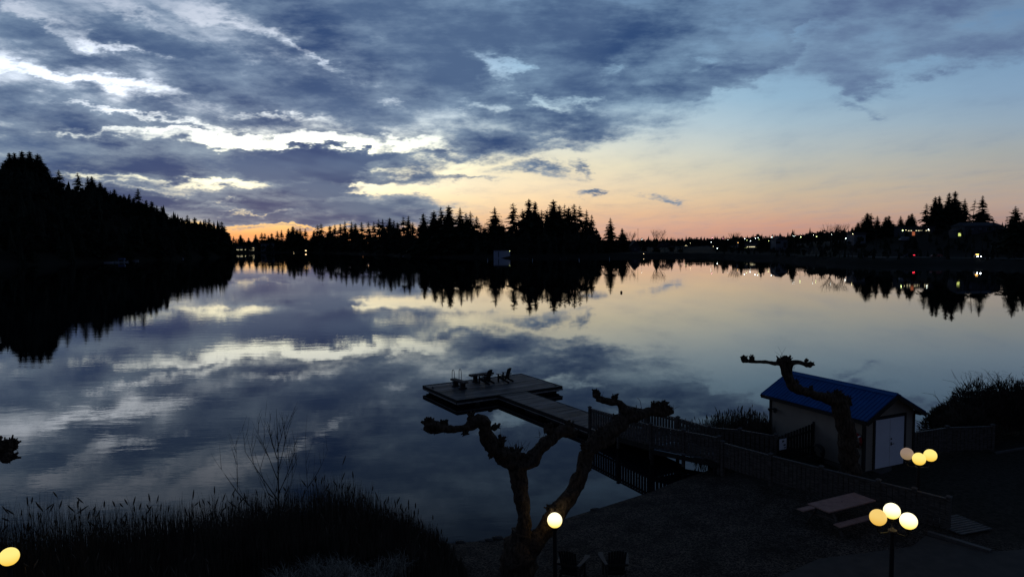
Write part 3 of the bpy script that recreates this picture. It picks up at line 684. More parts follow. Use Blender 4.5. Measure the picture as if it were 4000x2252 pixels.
# ------------------------------------------------------------------ dock
E1 = Vector((.862, .507, 0)); E2 = Vector((.507, -.862, 0)); DRZ = math.atan2(.507, .862)
DO = E1*22.1 + E2*(-40.35); DZ = .45
def planks(m, x0, x1, y0, y1, z0, z1, w=.145, gap=.008, seed=1, z2=None):
    rn = random.Random(seed); n = int(round((y1-y0)/w)); w = (y1-y0)/n
    for i in range(n):
        j = rn.uniform(-.012, .012); k = rn.uniform(-.004, .004)
        s = (i+.5)/n; zz = (z1 + ((z2-z1)*s if z2 is not None else 0))
        m.box(x0+j, x1+j, y0+i*w+gap/2, y0+(i+1)*w-gap/2, zz-.04, zz+k)
def dock():
    e = empty('floating_dock', (DO.x, DO.y, 0), DRZ, 'broad wooden swim platform floating out in the lake', 'dock')
    m = MB(); planks(m, -3.93, 3.9, -2.65, 2.65, 0, DZ); m.build('deck_boards', M_plank, e)
    f = MB()
    for (x0, x1, y0, y1) in ((-3.97, 3.94, -2.70, -2.655), (-3.97, 3.94, 2.655, 2.70), (-3.98, -3.935, -2.65, 2.65), (3.905, 3.95, -2.65, 2.65)):
        f.box(x0, x1, y0, y1, .22, DZ+.02)
    f.build('edge_board', M_dark, e)
    f = MB()
    for q in ((-3.99, -1.05, -2.725, -2.705, .20, .285), (1.05, 3.96, -2.725, -2.705, .20, .285), (-4.0, -3.985, -2.6, 2.6, .20, .28)):
        f = MB(); f.box(*q); f.build('rub_strip', M_fasc, e)
    f = MB(); f.box(-3.8, 3.8, -2.5, 2.5, .1, .215)
    for x in (-3.2, -1.6, 0, 1.6, 3.2): f.box(x-.45, x+.45, -2.4, 2.4, -.35, .13)
    f.build('float', M_float, e)
    for x, y in ((-2.6, -2.78), (-.6, -2.80)):
        p = MB(); p.tube([(x, y, -1.2), (x, y, .18)], .16, 12); p.build('mooring_pile', M_dark, e)
    w = empty('walkway', (DO.x, DO.y, 0), DRZ, 'long straight plank walkway leading from shore out to the swim platform', 'walkway')
    m = MB(); planks(m, -1.02, 1.0, -12.35, -2.73, 0, DZ+.004, seed=3); m.build('deck_boards', M_plank, w)
    f = MB(); f.box(-1.07, -1.025, -12.3, -2.74, .2, DZ+.02); f.box(1.005, 1.05, -12.3, -2.74, .2, DZ+.02); f.build('edge_board', M_dark, w)
    f = MB(); f.box(-1.09, -1.075, -12.2, -2.8, .22, .26); f.build('rub_strip', M_fasc, w)
    f = MB()
    for i in range(4): f.box(-.85, .85, -11.9+i*2.4, -10.4+i*2.4, -.35, .2)
    f.build('float', M_float, w)
    r = empty('ramp', (DO.x, DO.y, 0), DRZ, 'fenced wooden ramp between the walkway and the beach', 'ramp')
    m = MB(); planks(m, -1.0, .98, -16.95, -12.38, 0, .78, z2=DZ+.01, seed=4); m.build('deck_boards', M_plank, r)
    f = MB(); f.bar((-1.04, -12.4, .34), (-1.04, -17.0, .64), .05, .24); f.bar((1.03, -12.4, .34), (1.03, -17.0, .64), .05, .24); f.build('edge_board', M_dark, r)
    # landing turning towards the shed
    l = empty('landing', (0, 0, 0), 0, 'wooden landing between the ramp and the beach fence', 'landing')
    p = [Vector((6.2, 30.55)), Vector((8.7, 28.45)), Vector((10.0, 30.0)), Vector((7.8, 31.4))]
    m = MB(); n = 18
    for i in range(n):
        a, b = (i+.03)/n, (i+.97)/n
        q = [p[0].lerp(p[1], a), p[0].lerp(p[1], b), p[3].lerp(p[2], b), p[3].lerp(p[2], a)]
        m.add([(v.x, v.y, z) for z in (.72, .77) for v in q], [(3,2,1,0), (4,5,6,7), (0,1,5,4), (1,2,6,5), (2,3,7,6), (3,0,4,7)])
    m.build('deck_boards', M_plank, l)
    m = MB(); m.bar((6.2, 30.52, .6), (8.7, 28.42, .6), .05, .2); m.bar((7.8, 31.43, .6), (10.0, 30.03, .6), .05, .2)
    m.build('edge_board', M_dark, l)
    for x, y in ((6.3, 30.5), (8.6, 28.6), (7.9, 31.2), (9.9, 29.9)):
        q = MB(); q.tube([(x, y, -1.5), (x, y, .71)], .09, 8); q.build('support_post', M_dark, l)
    for x, y, lb in ((-3.7, 1.6, 'small black mooring cleat at the left end of the swim platform'), (3.7, -2.2, 'small black mooring cleat at the right corner of the swim platform')):
        c = empty('mooring_cleat', tuple(DO + E1*x - E2*y + Vector((0, 0, DZ+.003))), DRZ, lb, 'cleat')
        m = MB(); m.box(-.05, .05, -.03, .03, 0, .05); m.build('base', M_black, c)
        m = MB(); m.tube([(0, -.14, .06), (0, -.06, .075), (0, .06, .075), (0, .14, .06)], [.012, .02, .02, .012], 8); m.build('horn', M_black, c)
dock()
def L2W(x, y, z): v = DO + E1*x - E2*y; return Vector((v.x, v.y, z))
# ------------------------------------------------------------------ fences
def fence(name, pts, label, h=1.12, closed=.028, board=.145, posts=None, skirt=.09, group=None, deck=False):
    """pts: list of (x, y, ground z); boards between rails, capped posts at the corners"""
    e = empty(name, (pts[0][0], pts[0][1], pts[0][2]), 0, label, 'fence', group); O = Vector(pts[0])
    rn = random.Random(len(label)); bd = MB(); rl = MB(); cp = MB()
    for i, (a, b) in enumerate(zip(pts, pts[1:])):
        a = Vector(a)-O; b = Vector(b)-O; L = (b-a).length; n = max(1, int(round(L/2.2))); d = (b-a)
        for k in range(n + (1 if i == len(pts)-2 else 0)):
            p = a + d*k/n; q = MB(); q.bar((p.x, p.y, p.z-.5), (p.x, p.y, p.z+h+.04), .12, .12, up=(d.x, d.y, 0)); po = q.build('post', M_wood, e)
            c = MB(); c.box(-.085, .085, -.085, .085, 0, .035); c.v.append((0, 0, .085)); kk = len(c.v)-1; c.f.append((4, 5, kk)); c.f.append((5, 7, kk)); c.f.append((7, 6, kk)); c.f.append((6, 4, kk))
            R_ = Matrix.Rotation(math.atan2(d.y, d.x), 3, 'Z'); c.v = [tuple(R_ @ Vector(v) + Vector((p.x, p.y, p.z+h+.04))) for v in c.v]
            c.build('post_cap', M_cap, po)
        for k in range(n):
            p = a + d*k/n; q = a + d*(k+1)/n; dd = (q-p); ln = dd.length; u = dd/ln; side = Vector((-u.y, u.x, 0)).normalized()
            cp.bar(p+u*.06+Vector((0, 0, h-.015)), q-u*.06+Vector((0, 0, h-.015)), .10, .035)
            rl.bar(p+u*.06+side*.03+Vector((0, 0, h-.14)), q-u*.06+side*.03+Vector((0, 0, h-.14)), .04, .09)
            rl.bar(p+u*.06+side*.03+Vector((0, 0, skirt+.10)), q-u*.06+side*.03+Vector((0, 0, skirt+.10)), .04, .09)
            m = max(1, int((ln-.14)/(board+closed))); st = (ln-.14)/m
            for j in range(m):
                c = p + u*(.07+st*(j+.5)); w = (st-closed)*rn.uniform(.94, 1.0)
                bd.bar(c+Vector((0, 0, skirt+rn.uniform(-.02, .01)))-side*.012, c+Vector((0, 0, h-.035))-side*.012, w, .02, up=side)
    bd.build('boards', M_wood, e); rl.build('rail', M_wood, e); cp.build('top_rail', M_cap, e)
    return e
fence('ramp_fence', [tuple(L2W(-1.0, -12.3, .45)), tuple(L2W(-1.02, -16.95, .62)), (8.72, 28.5, .68)], 'board fence along the near edge of the ramp, above the slatted reflection', h=1.1, closed=.042)
fence('ramp_fence', [tuple(L2W(1.0, -12.3, .45)), tuple(L2W(1.0, -16.6, .6)), (8.9, 30.5, .6), (10.12, 30.03, .6), (11.34, 29.04, .6)], 'board fence along the far edge of the ramp in front of the reeds', h=1.08, closed=.042)
fence('beach_fence', [(8.82, 28.3, .50), (10.14, 26.45, .52), (11.4, 24.83, .54), (12.7, 23.3, .55), (13.45, 22.45, .55), (14.1, 21.65, .55)], 'long board fence stepping down between the gravel beach and the shed lawn', h=1.12)
fence('lawn_fence', [(17.25, 29.2, .55), (19.5, 30.2, .5), (21.65, 30.35, .5)], 'short board fence between the shed and the thicket on the right', h=1.15)
def picket():
    e = empty('picket_fence', (11.4, 28.95, .55), math.atan2(.95, 1.95), 'tall gappy picket panel with white sign, leaning against the shed wall', 'fence')
    L = 2.15; n = 12; b = MB()
    for i in range(n):
        x = L*(i+.5)/n; top = 1.12 + .32*(i/n); b.box(x-.062, x+.062, -.012, .012, .02, top)
    b.build('pickets', M_dark, e)
    r = MB(); r.bar((0, .035, .35), (L, .035, .38), .04, .09); r.bar((0, .035, .9), (L, .035, 1.1), .04, .09); r.build('rail', M_dark, e)
    p = MB(); p.box(L, L+.1, -.05, .05, -.2, 1.5); p.build('post', M_dark, e)
    s = empty('warning_sign', (11.62, 28.96, 1.10), math.atan2(.95, 1.95), 'small white notice sign on the tall picket panel beside the shed', 'sign')
    q = MB(); q.box(-.20, .20, -.012, .012, 0, .46); q.build('sign_board', M_white, s)
    q = MB(); q.box(-.06, -.02, -.020, -.014, .32, .40); q.box(0, .05, -.020, -.014, .33, .40); q.box(.02, .15, -.020, -.014, .17, .22); q.box(.06, .16, -.020, -.014, .06, .10); q.build('lettering', M_dark, s)
picket()
# ------------------------------------------------------------------ shed
SF = Vector((.912, .411, 0)); SS = Vector((-.411, .912, 0)); SHO = Vector((14.41, 27.61, .58))
def shed():
    rz = math.atan2(.411, .912); e = empty('boat_shed', SHO, rz, 'beige lakeside shed with blue metal roof and white double doors', 'shed')
    W, Lg, H0, HR = 3.0, 5.06, 2.30, 3.08
    prof = [(0, -.5), (W, -.5), (W, H0), (W/2, H0+(W/2)*.522), (0, H0)]
    wl = MB()
    # lap siding: walls built of shallow overlapping boards
    def lap(p0, p1, z0, z1, n, cut=None):
        p0 = Vector(p0); p1 = Vector(p1); d = (p1-p0).normalized(); nr = Vector((d.y, -d.x, 0)); hh = (z1-z0)/n
        for i in range(n):
            za, zb = z0+i*hh, z0+(i+1)*hh
            a0, a1 = (p0, p1) if cut is None else cut(za, p0, p1)
            b0, b1 = (p0, p1) if cut is None else cut(zb, p0, p1)
            k = len(wl.v); A0, A1, B0, B1 = a0+nr*.018, a1+nr*.018, b0, b1
            wl.v.extend([(A0.x, A0.y, za), (A1.x, A1.y, za), (B1.x, B1.y, zb), (B0.x, B0.y, zb), (a0.x, a0.y, za), (a1.x, a1.y, za)])
            wl.f.extend([(k, k+1, k+2, k+3), (k+4, k+5, k+1, k)])
    def gable(z, p0, p1):
        if z <= H0: return p0, p1
        t = min(.499, (z-H0)/.522/W); return p0.lerp(p1, t), p1.lerp(p0, t)
    lap((0, 0, 0), (W, 0, 0), -.02, H0+W/2*.522, 24, gable)
    lap((W, Lg, 0), (0, Lg, 0), -.02, H0+W/2*.522, 24, gable)
    lap((0, Lg, 0), (0, 0, 0), -.02, H0, 18); lap((W, 0, 0), (W, Lg, 0), -.02, H0, 18)
    wl.prism([(x*1.0 if 0 < x < W else (x+.004 if x == 0 else x-.004), z-.01 if z > H0 else z) for x, z in prof], .004, Lg-.004)
    wl.build('wall', M_side, e)
    s = MB(); s.box(-.06, W+.06, -.06, Lg+.06, -.75, -.02); s.build('foundation', M_conc, e)
    # roof: two ribbed sheets
    def sheet(sgn):
        m = MB(); x1 = W/2 + sgn*(W/2+.3); zr = 3.10; ze = zr - .522*1.8
        k = 30; y0, y1 = -.35, Lg+.35
        a = Vector((W/2, 0, zr)); b = Vector((x1, 0, ze)); nrm = Vector((sgn*.522, 0, 1)).normalized()
        vs = [(a.x, y0, a.z), (b.x, y0, b.z), (b.x, y1, b.z), (a.x, y1, a.z)]; t = nrm*.03
        m.add(vs + [(v[0]+t.x, v[1], v[2]+t.z) for v in vs], [(0,1,2,3), (7,6,5,4), (0,4,5,1), (1,5,6,2), (2,6,7,3), (3,7,4,0)])
        for i in range(k+1):
            y = y0 + (y1-y0)*i/k; y = min(max(y, y0+.02), y1-.02)
            m.bar((a.x+t.x*1.5, y, a.z+t.z*1.3), (b.x+t.x*1.5, y, b.z+t.z*1.3), .022, .022, up=tuple(nrm))
        return m
    rf = sheet(-1).build('roof', M_blue, e); sheet(1).build('roof', M_blue, e)
    c = MB(); c.bar((W/2-.09, -.36, 3.10), (W/2-.09, Lg+.36, 3.10), .26, .035, up=(-.45, 0, 1)); c.bar((W/2+.09, -.36, 3.10), (W/2+.09, Lg+.36, 3.10), .26, .035, up=(.45, 0, 1)); c.build('ridge_cap', M_blue, rf)
    b = MB()
    for sgn in (-1, 1):
        x1 = W/2+sgn*1.8
        for y in (-.37, Lg+.35):
            b.bar((W/2, y, 3.0), (x1, y, 3.0-.522*1.8), .04, .17, up=(sgn*.46, 0, .88))
        b.bar((x1, -.34, 2.08), (x1, Lg+.34, 2.08), .035, .14)
    b.build('fascia', M_trim, e)
    sf = MB(); sf.box(-.29, 0, -.3, Lg+.3, 2.055, 2.08); sf.box(W, W+.29, -.3, Lg+.3, 2.055, 2.08); sf.build('soffit', M_trim, e)
    t = MB()
    for x in (0, W): 
        for y in (0, Lg): t.box(x-.055, x+.055, y-.055, y+.055, -.04, 2.05)
    t.build('corner_trim', M_trim, e)
    # doors
    fr = MB(); d0, d1, dh = .63, 2.38, 2.05
    fr.box(d0-.12, d0, -.05, .01, -.02, dh+.13); fr.box(d1, d1+.12, -.05, .01, -.02, dh+.13); fr.box(d0, d1, -.05, .01, dh, dh+.13); fr.build('door_frame', M_trim, e)
    mid = (d0+d1)/2
    for x0, x1 in ((d0+.005, mid-.008), (mid+.008, d1-.005)):
        q = MB(); q.box(x0, x1, -.04, -.02, 0, dh-.005); dr = q.build('door', M_white, e)
        if x0 > mid:
            h = MB(); h.box(x0+.045, x0+.095, -.055, -.041, .88, 1.02); h.bar((x0+.07, -.09, .95), (x0+.19, -.09, .95), .018, .022); h.tube([(x0+.07, -.05, .95), (x0+.07, -.095, .95)], .012, 8); h.build('handle', M_black, dr)
            h = MB(); h.tube([(x0+.07, -.04, 1.16), (x0+.07, -.065, 1.16)], .032, 12); h.build('deadbolt', M_black, dr)
    q = MB(); q.box(mid-.008, mid+.008, -.035, -.025, 0, dh-.005); q.build('door_gap_strip', M_trim, e)
    st = MB(); st.box(.4, 2.6, -1.15, -.07, -.12, -.03); o = st.build('door_slab', M_conc, e)
    def W2(x, y, z): v = SHO + SF*x + SS*y; return (v.x, v.y, SHO.z+z)
    # flood light near the rear corner of the side wall
    l = empty('flood_light', W2(-.03, 4.75, 1.55), rz, 'twin flood light under the eave of the shed side wall', 'light')
    m = MB(); m.box(-.06, 0, -.06, .06, -.06, .06); m.build('mount', M_black, l)
    for s_ in (-1, 1):
        m = MB(); m.tube([(-.06, s_*.05, 0), (-.16, s_*.16, .01)], [.025, .03], 8); m.tube([(-.14, s_*.14, .01), (-.24, s_*.2, -.05)], [.045, .085], 12); hd = m.build('lamp_head', M_black, l)
        m = MB(); m.tube([(-.241, s_*.2006, -.0506), (-.246, s_*.2036, -.0536)], .07, 12); m.build('lens', M_steel, hd)
    # life ring and throw rope by the front corner
    l = empty('life_ring', W2(-.10, .32, 1.22), rz, 'red life ring hanging beside the front corner of the shed', 'life ring')
    m = MB(); n = 28; pts = [(0, .26*math.cos(i*2*math.pi/n), .26*math.sin(i*2*math.pi/n)) for i in range(n+1)]; m.tube(pts, .058, 10, cap=False); rg = m.build('ring', M_red, l, smooth=True)
    for a in (45, 135, 225, 315):
        m = MB(); a0 = math.radians(a); m.tube([(0, .26*math.cos(a0+d), .26*math.sin(a0+d)) for d in (-.1, 0, .1)], .063, 10); m.build('band', M_white, rg)
    l = empty('throw_rope', W2(-.08, .75, 1.62), rz, 'pale throw rope and hook hanging left of the life ring', 'rope')
    m = MB(); m.tube([(0, 0, 0), (0, .02, -.2), (-.02, -.03, -.45), (0, .05, -.7), (-.01, .0, -1.0), (0, .02, -1.25)], .014, 6)
    m.tube([(0, 0, 0), (-.01, .07, -.1), (-.01, .1, -.32), (-.02, .02, -.5), (0, -.06, -.36), (0, -.05, -.1), (0, 0, 0)], .013, 6); m.build('cord', M_rope, l)
    l = empty('hose_reel', W2(-.45, 1.9, -.02), rz+.3, 'coiled dark hose lying against the shed side wall', 'hose')
    m = MB(); rn = random.Random(3)
    for k in range(7):
        r = .30+.02*rn.uniform(-1, 1); t = .06+.05*k; m.tube([(r*math.cos(i*.314)*.35-.1+.04*k, r*math.cos(i*.314), r*math.sin(i*.314)+.34+t*.1) for i in range(21)], .02, 6, cap=False)
    m.build('hose', M_black, l)
    m = MB(); m.bar((-.1, -.3, .02), (.2, -.3, .02), .05, .04); m.bar((-.1, .3, .02), (.2, .3, .02), .05, .04); m.bar((.05, -.3, .02), (.05, -.1, .34), .04, .04); m.bar((.05, .3, .02), (.05, .1, .34), .04, .04); m.build('stand', M_dark, l)
    # timber edging along the wall
    m = MB(); m.bar(W2(-.35, .2, -.02), W2(-.35, 1.6, -.02), .1, .12); o = m.build('edging_board', M_wood); tag(o, 'pale timber edging along the foot of the shed side wall', 'timber')
    m = MB(); m.bar(W2(-.7, 2.9, .42), W2(-.25, 3.9, .62), .05, .06); o = m.build('loose_board', M_wood); tag(o, 'loose board leaning behind the tall picket panel', 'timber')
shed()
# ------------------------------------------------------------------ pollarded trees
def knob(m, c, r, rn, nsp=10, up=(0, 0, 1), sl=.16, sc3=(1, 1, 1)):
    c = Vector(c); up = Vector(up).normalized()
    m.ball(c, r, 3, .28, 2.2, sc3)
    for i in range(7):
        o = Vector((rn.uniform(-1, 1), rn.uniform(-1, 1), rn.uniform(-.6, .9)))*r*.75; m.ball(c+o, r*rn.uniform(.3, .6), 2, .4, 2.4)
    for i in range(int(nsp*2.6)):
        d = (up*rn.uniform(.35, 1.3) + Vector((rn.uniform(-1, 1), rn.uniform(-1, 1), rn.uniform(-.3, .7)))*.9).normalized()
        L = r*.72+sl*.55*rn.random()**1.8; w = rn.uniform(.012, .036); b = c + d*r*.45
        m.tube([b, b+d*L*.6, b+d*L + Vector((rn.uniform(-1, 1), rn.uniform(-1, 1), 1))*.015], [w, w*.9, w*.75], 5)
def twigs(m, c, n, rn, L=.35, up=(0, 0, .6), r=.12):
    for i in range(n):
        p = Vector(c) + Vector((rn.uniform(-1, 1), rn.uniform(-1, 1), rn.uniform(-.5, .5)))*r
        d = (Vector((rn.uniform(-1, 1), rn.uniform(-1, 1), rn.uniform(-.5, 1))) + Vector(up)).normalized(); l = L*rn.uniform(.4, 1.2)
        m.tube([p, p+d*l*.5, p+d*l+Vector((rn.uniform(-.04, .04), 0, rn.uniform(-.02, .06)))], [.007, .005, .003], 3)
def pathpx(rows):      # (px, py, distance, radius in photo pixels)
    pts = [D(a, b, Y) for a, b, Y, r in rows]; rad = [r*Y*1.03/F for a, b, Y, r in rows]
    # densify with a smooth spline so bark relief has vertices to live on
    P = []; Q = []
    for i in range(len(pts)-1):
        p0 = pts[max(0, i-1)]; p1 = pts[i]; p2 = pts[i+1]; p3 = pts[min(len(pts)-1, i+2)]
        for k in range(5):
            t = k/5; P.append(.5*((2*p1) + (p2-p0)*t + (2*p0-5*p1+4*p2-p3)*t*t + (3*p1-p0-3*p2+p3)*t**3)); Q.append(rad[i]+(rad[i+1]-rad[i])*(t*t*(3-2*t)))
    return P+[pts[-1]], Q+[rad[-1]]
def limb(name, rows, e, knobs=(), tw=(), fr=3.4, seed=1):
    rn = random.Random(seed); m = MB(); P, Q = pathpx(rows); O = e.location
    P = [p-O for p in P]
    m.tube(P, Q, 22, rough=.36, fr=fr); lb = m.build(name, M_bark, e, smooth=True)
    for (a, b, Y, r, ns, *rest) in knobs:
        q = MB(); knob(q, D(a, b, Y)-O, r*Y/F, rn, ns, up=rest[0] if rest else (0, 0, 1), sc3=rest[1] if len(rest) > 1 else (1, 1, 1)); q.build('burr', M_bark, lb)
    if tw:
        q = MB()
        for (a, b, Y, n, L) in tw: twigs(q, D(a, b, Y)-O, n, rn, L)
        q.build('shoots', M_twig, lb)
    return lb
def tree1():
    Y = 18.8; b = D(2045, 2265, Y); b.z = gz(b.x, b.y)
    e = empty('pollarded_tree', b, 0, 'thick gnarled pollarded tree with two stems in the foreground above the beach', 'tree')
    limb('trunk', [(2030, 2330, Y, 78), (2025, 2270, Y, 66), (2025, 2200, Y, 62), (2030, 2130, Y, 62), (2040, 2075, Y, 40)], e, seed=2)
    limb('stem', [(2035, 2150, Y, 42), (2048, 2060, Y, 27), (2046, 2000, Y, 26), (2036, 1920, Y, 30), (2026, 1860, Y, 36), (2022, 1800, Y, 40)], e,
         knobs=[(2010, 1785, Y, 34, 10), (2055, 1800, Y, 26, 3)], tw=[(2010, 1760, Y, 14, .32), (2040, 1755, Y, 8, .3)], seed=3)
    limb('limb', [(2020, 1815, Y, 38), (1968, 1778, 18.7, 34), (1925, 1745, 18.6, 30), (1900, 1705, 18.5, 27), (1893, 1665, 18.4, 27), (1876, 1640, 18.35, 24), (1850, 1652, 18.3, 21), (1820, 1668, 18.2, 15), (1786, 1676, 18.1, 13), (1750, 1674, 18.0, 16), (1700, 1668, 17.9, 22)], e,
         knobs=[(1682, 1664, 17.9, 26, 14, (-.6, 0, .8)), (1735, 1660, 18, 15, 8), (1842, 1632, 18.3, 15, 7, (-.3, 0, 1)), (1932, 1668, 18.5, 14, 6, (1, 0, .2)), (1818, 1685, 18.2, 12, 3, (0, 0, -1)), (1958, 1728, 18.6, 17, 9, (.6, 0, .9)), (1917, 1775, 18.6, 12, 2, (-.4, 0, -1))],
         tw=[(1690, 1690, 17.9, 10, .25), (1965, 1715, 18.6, 5, .3), (1735, 1690, 18, 4, .2)], seed=4)
    limb('limb', [(2030, 1812, Y, 36), (2072, 1800, Y, 29), (2100, 1765, 18.9, 25), (2134, 1724, 19.0, 23), (2176, 1692, 19.1, 21), (2212, 1683, 19.2, 22), (2236, 1690, 19.3, 20)], e,
         knobs=[(2143, 1678, 19.05, 17, 9, (-.2, 0, 1)), (2222, 1672, 19.2, 22, 6), (2242, 1690, 19.3, 18, 4, (1, 0, .2))], tw=[(2125, 1700, 19, 6, .3), (2190, 1700, 19.2, 3, .2)], seed=5)
    limb('stem', [(2050, 2170, Y, 48), (2085, 2120, Y, 38), (2140, 2050, 18.9, 36), (2190, 1985, 19.0, 32), (2240, 1915, 19.1, 30), (2272, 1850, 19.2, 27), (2290, 1790, 19.3, 26), (2316, 1740, 19.4, 32), (2345, 1712, 19.5, 38)], e,
         knobs=[(2160, 1990, 18.9, 22, 3, (-1, 0, .4)), (2345, 1708, 19.5, 34, 6), (2290, 1745, 19.3, 20, 4, (-1, 0, .3)), (2380, 1722, 19.6, 20, 3)], tw=[(2300, 1740, 19.4, 8, .2), (2340, 1690, 19.5, 6, .2), (2232, 1900, 19.1, 5, .15)], seed=6)
    limb('limb', [(2340, 1715, 19.5, 32), (2375, 1690, 19.7, 30), (2412, 1662, 19.9, 30), (2445, 1632, 20.1, 26), (2441, 1605, 20.1, 17), (2424, 1580, 20.1, 15), (2398, 1570, 20.0, 14), (2364, 1564, 20.0, 13), (2334, 1551, 20.0, 12)], e,
         knobs=[(2330, 1541, 20.0, 15, 12, (-.3, 0, 1)), (2402, 1556, 20.0, 12, 10, (.1, 0, 1)), (2420, 1650, 20.0, 30, 3), (2462, 1622, 20.1, 24, 4)], tw=[(2345, 1548, 20, 3, .2)], seed=7)
    limb('limb', [(2440, 1640, 20.1, 24), (2480, 1622, 20.2, 22), (2520, 1612, 20.3, 17), (2560, 1608, 20.4, 18), (2600, 1607, 20.5, 16), (2632, 1608, 20.5, 9)], e,
         knobs=[(2560, 1597, 20.4, 20, 16), (2592, 1594, 20.5, 20, 16), (2612, 1604, 20.5, 14, 8, (.6, 0, .5)), (2484, 1604, 20.3, 9, 3)], tw=[(2612, 1595, 20.5, 5, .35)], seed=8)
def tree2():
    Y = 26.6; b = D(3320, 1850, Y); b.z = gz(b.x, b.y)
    e = empty('pollarded_tree', b, 0, 'pollarded tree growing in front of the shed, its T-shaped top above the roof', 'tree')
    limb('trunk', [(3318, 1885, Y, 52), (3319, 1850, Y, 44), (3316, 1800, Y, 35), (3310, 1740, Y, 35), (3303, 1680, Y, 33), (3293, 1630, Y, 30), (3282, 1590, Y, 30), (3272, 1560, Y, 28)], e,
         knobs=[(3240, 1552, Y, 16, 8), (3275, 1546, Y, 18, 10), (3305, 1560, Y, 15, 6, (1, 0, .4)), (3312, 1580, Y, 10, 3, (1, 0, .1)), (3345, 1735, Y, 12, 2, (1, 0, 0))], fr=2.6, seed=11)
    limb('limb', [(3275, 1566, Y, 28), (3240, 1556, 26.5, 20), (3195, 1545, 26.4, 15), (3148, 1530, 26.3, 16), (3108, 1514, 26.2, 19), (3084, 1488, 26.2, 17), (3070, 1458, 26.1, 15), (3060, 1432, 26.1, 13), (3056, 1416, 26.1, 13)], e,
         knobs=[(3046, 1408, 26.1, 11, 5), (3062, 1406, 26.1, 11, 5), (3080, 1407, 26.1, 11, 6), (3170, 1520, 26.3, 8, 5), (3112, 1492, 26.2, 8, 3)], tw=[(3055, 1400, 26.1, 5, .55), (3085, 1440, 26.1, 4, .3)], fr=2.6, seed=12)
    limb('limb', [(3088, 1490, 26.2, 13), (3084, 1462, 26.2, 10), (3084, 1440, 26.1, 11), (3086, 1418, 26.1, 11)], e, fr=2.6, seed=13)
    limb('limb', [(3056, 1418, 26.1, 12), (3028, 1418, 26.1, 9), (2990, 1412, 26.0, 7), (2955, 1412, 26.0, 6.5), (2925, 1410, 26.0, 7), (2908, 1406, 26.0, 9)], e,
         knobs=[(2908, 1404, 26.0, 12, 12, (-.5, 0, .8)), (2936, 1403, 26.0, 9, 9)], tw=[(2910, 1412, 26, 3, .2)], fr=2.6, seed=14)
    limb('limb', [(3086, 1418, 26.1, 10), (3110, 1414, 26.1, 7), (3135, 1417, 26.1, 8), (3155, 1424, 26.1, 9)], e,
         knobs=[(3162, 1424, 26.1, 11, 10, (.8, 0, .1)), (3148, 1412, 26.1, 6, 5)], tw=[(3165, 1430, 26.1, 6, .3)], fr=2.6, seed=15)
def tree3():
    Y = 14.0; b = D(-330, 2300, Y); b.z = gz(b.x, b.y)
    e = empty('pollarded_tree', b, 0, 'dark knuckle of a pollarded tree reaching in at the left edge', 'tree')
    limb('trunk', [(-330, 2500, Y, 70), (-335, 2300, Y, 60), (-330, 2100, Y, 55), (-310, 1950, Y, 55)], e, seed=21)
    limb('limb', [(-310, 1960, Y, 50), (-250, 1880, Y, 38), (-170, 1810, Y, 34), (-90, 1775, Y, 30), (-20, 1762, Y, 34), (15, 1760, Y, 38)], e,
         knobs=[(12, 1762, Y, 36, 8, (.4, 0, .2)), (38, 1742, Y, 25, 12, (.7, 0, .7)), (36, 1780, Y, 22, 6, (.8, 0, -.5)), (-25, 1750, Y, 34, 8)], tw=[(55, 1765, Y, 8, .16), (30, 1800, Y, 4, .25)], seed=22)
tree1(); tree2(); tree3()
# ------------------------------------------------------------------ lamps
def globe(parent, loc, m, r=.205):
    bm = bmesh.new(); bmesh.ops.create_uvsphere(bm, u_segments=32, v_segments=20, radius=r); me = bpy.data.meshes.new('globe'); bm.to_mesh(me); bm.free(); me.materials.append(m)
    me.polygons.foreach_set('use_smooth', [True]*len(me.polygons)); o = bpy.data.objects.new('globe', me); COL.objects.link(o); o.parent = parent; o.location = loc; return o
def single_lamp(px, py, z, m, label, r=.205, zb=None):
    c = G(px, py, z); g = gz(c.x, c.y) if zb is None else zb
    e = empty('globe_lamp', (c.x, c.y, g), 0, label, 'lamp', None); h = z-g
    p = MB(); p.lathe([(.12, -.1), (.12, .04), (.07, .09), (.055, .12), (.052, h-r-.09)], 18); p.build('pole', M_black, e, smooth=False)
    p = MB(); p.lathe([(.052, h-r-.09), (.085, h-r-.07), (.10, h-r-.02), (.10, h-r+.035)], 18); p.build('globe_holder', M_black, e)
    globe(e, (0, 0, h), m, r); return e
def triple_lamp(pix, z, mats, label, r=.205):
    gs = [G(a, b, z) for a, b in pix]; c = sum(gs, Vector())/3; g = gz(c.x, c.y)
    e = empty('three_globe_lamp', (c.x, c.y, g), 0, label, 'lamp'); h = z-g
    p = MB(); p.lathe([(.13, -.1), (.13, .05), (.075, .1), (.06, .14), (.052, h-.42)], 18); p.build('pole', M_black, e)
    p = MB(); p.lathe([(.052, h-.42), (.10, h-.40), (.11, h-.36), (.05, h-.33), (.02, h-.30)], 18); p.build('pole_cap', M_cap, e)
    for q, m in zip(gs, mats):
        d = q-c; d.z = 0
        a = MB(); pts = [Vector((0, 0, h-.38))+d*.1, d*.45+Vector((0, 0, h-.42)), d*.85+Vector((0, 0, h-.42)), d+Vector((0, 0, h-.34)), d+Vector((0, 0, h-r-.03))]
        a.tube(pts, .018, 8); am = a.build('arm', M_black, e)
        a = MB(); a.lathe([(.03, h-r-.08), (.085, h-r-.05), (.09, h-r+.03)], 16, c=(d.x, d.y, 0)); a.build('globe_holder', M_black, am)
        globe(e, d+Vector((0, 0, h)), m, r)
    return e
single_lamp(2167, 2030, 2.42, GL_bright, 'bright single globe lamp on a black post beside the forked pollarded tree')
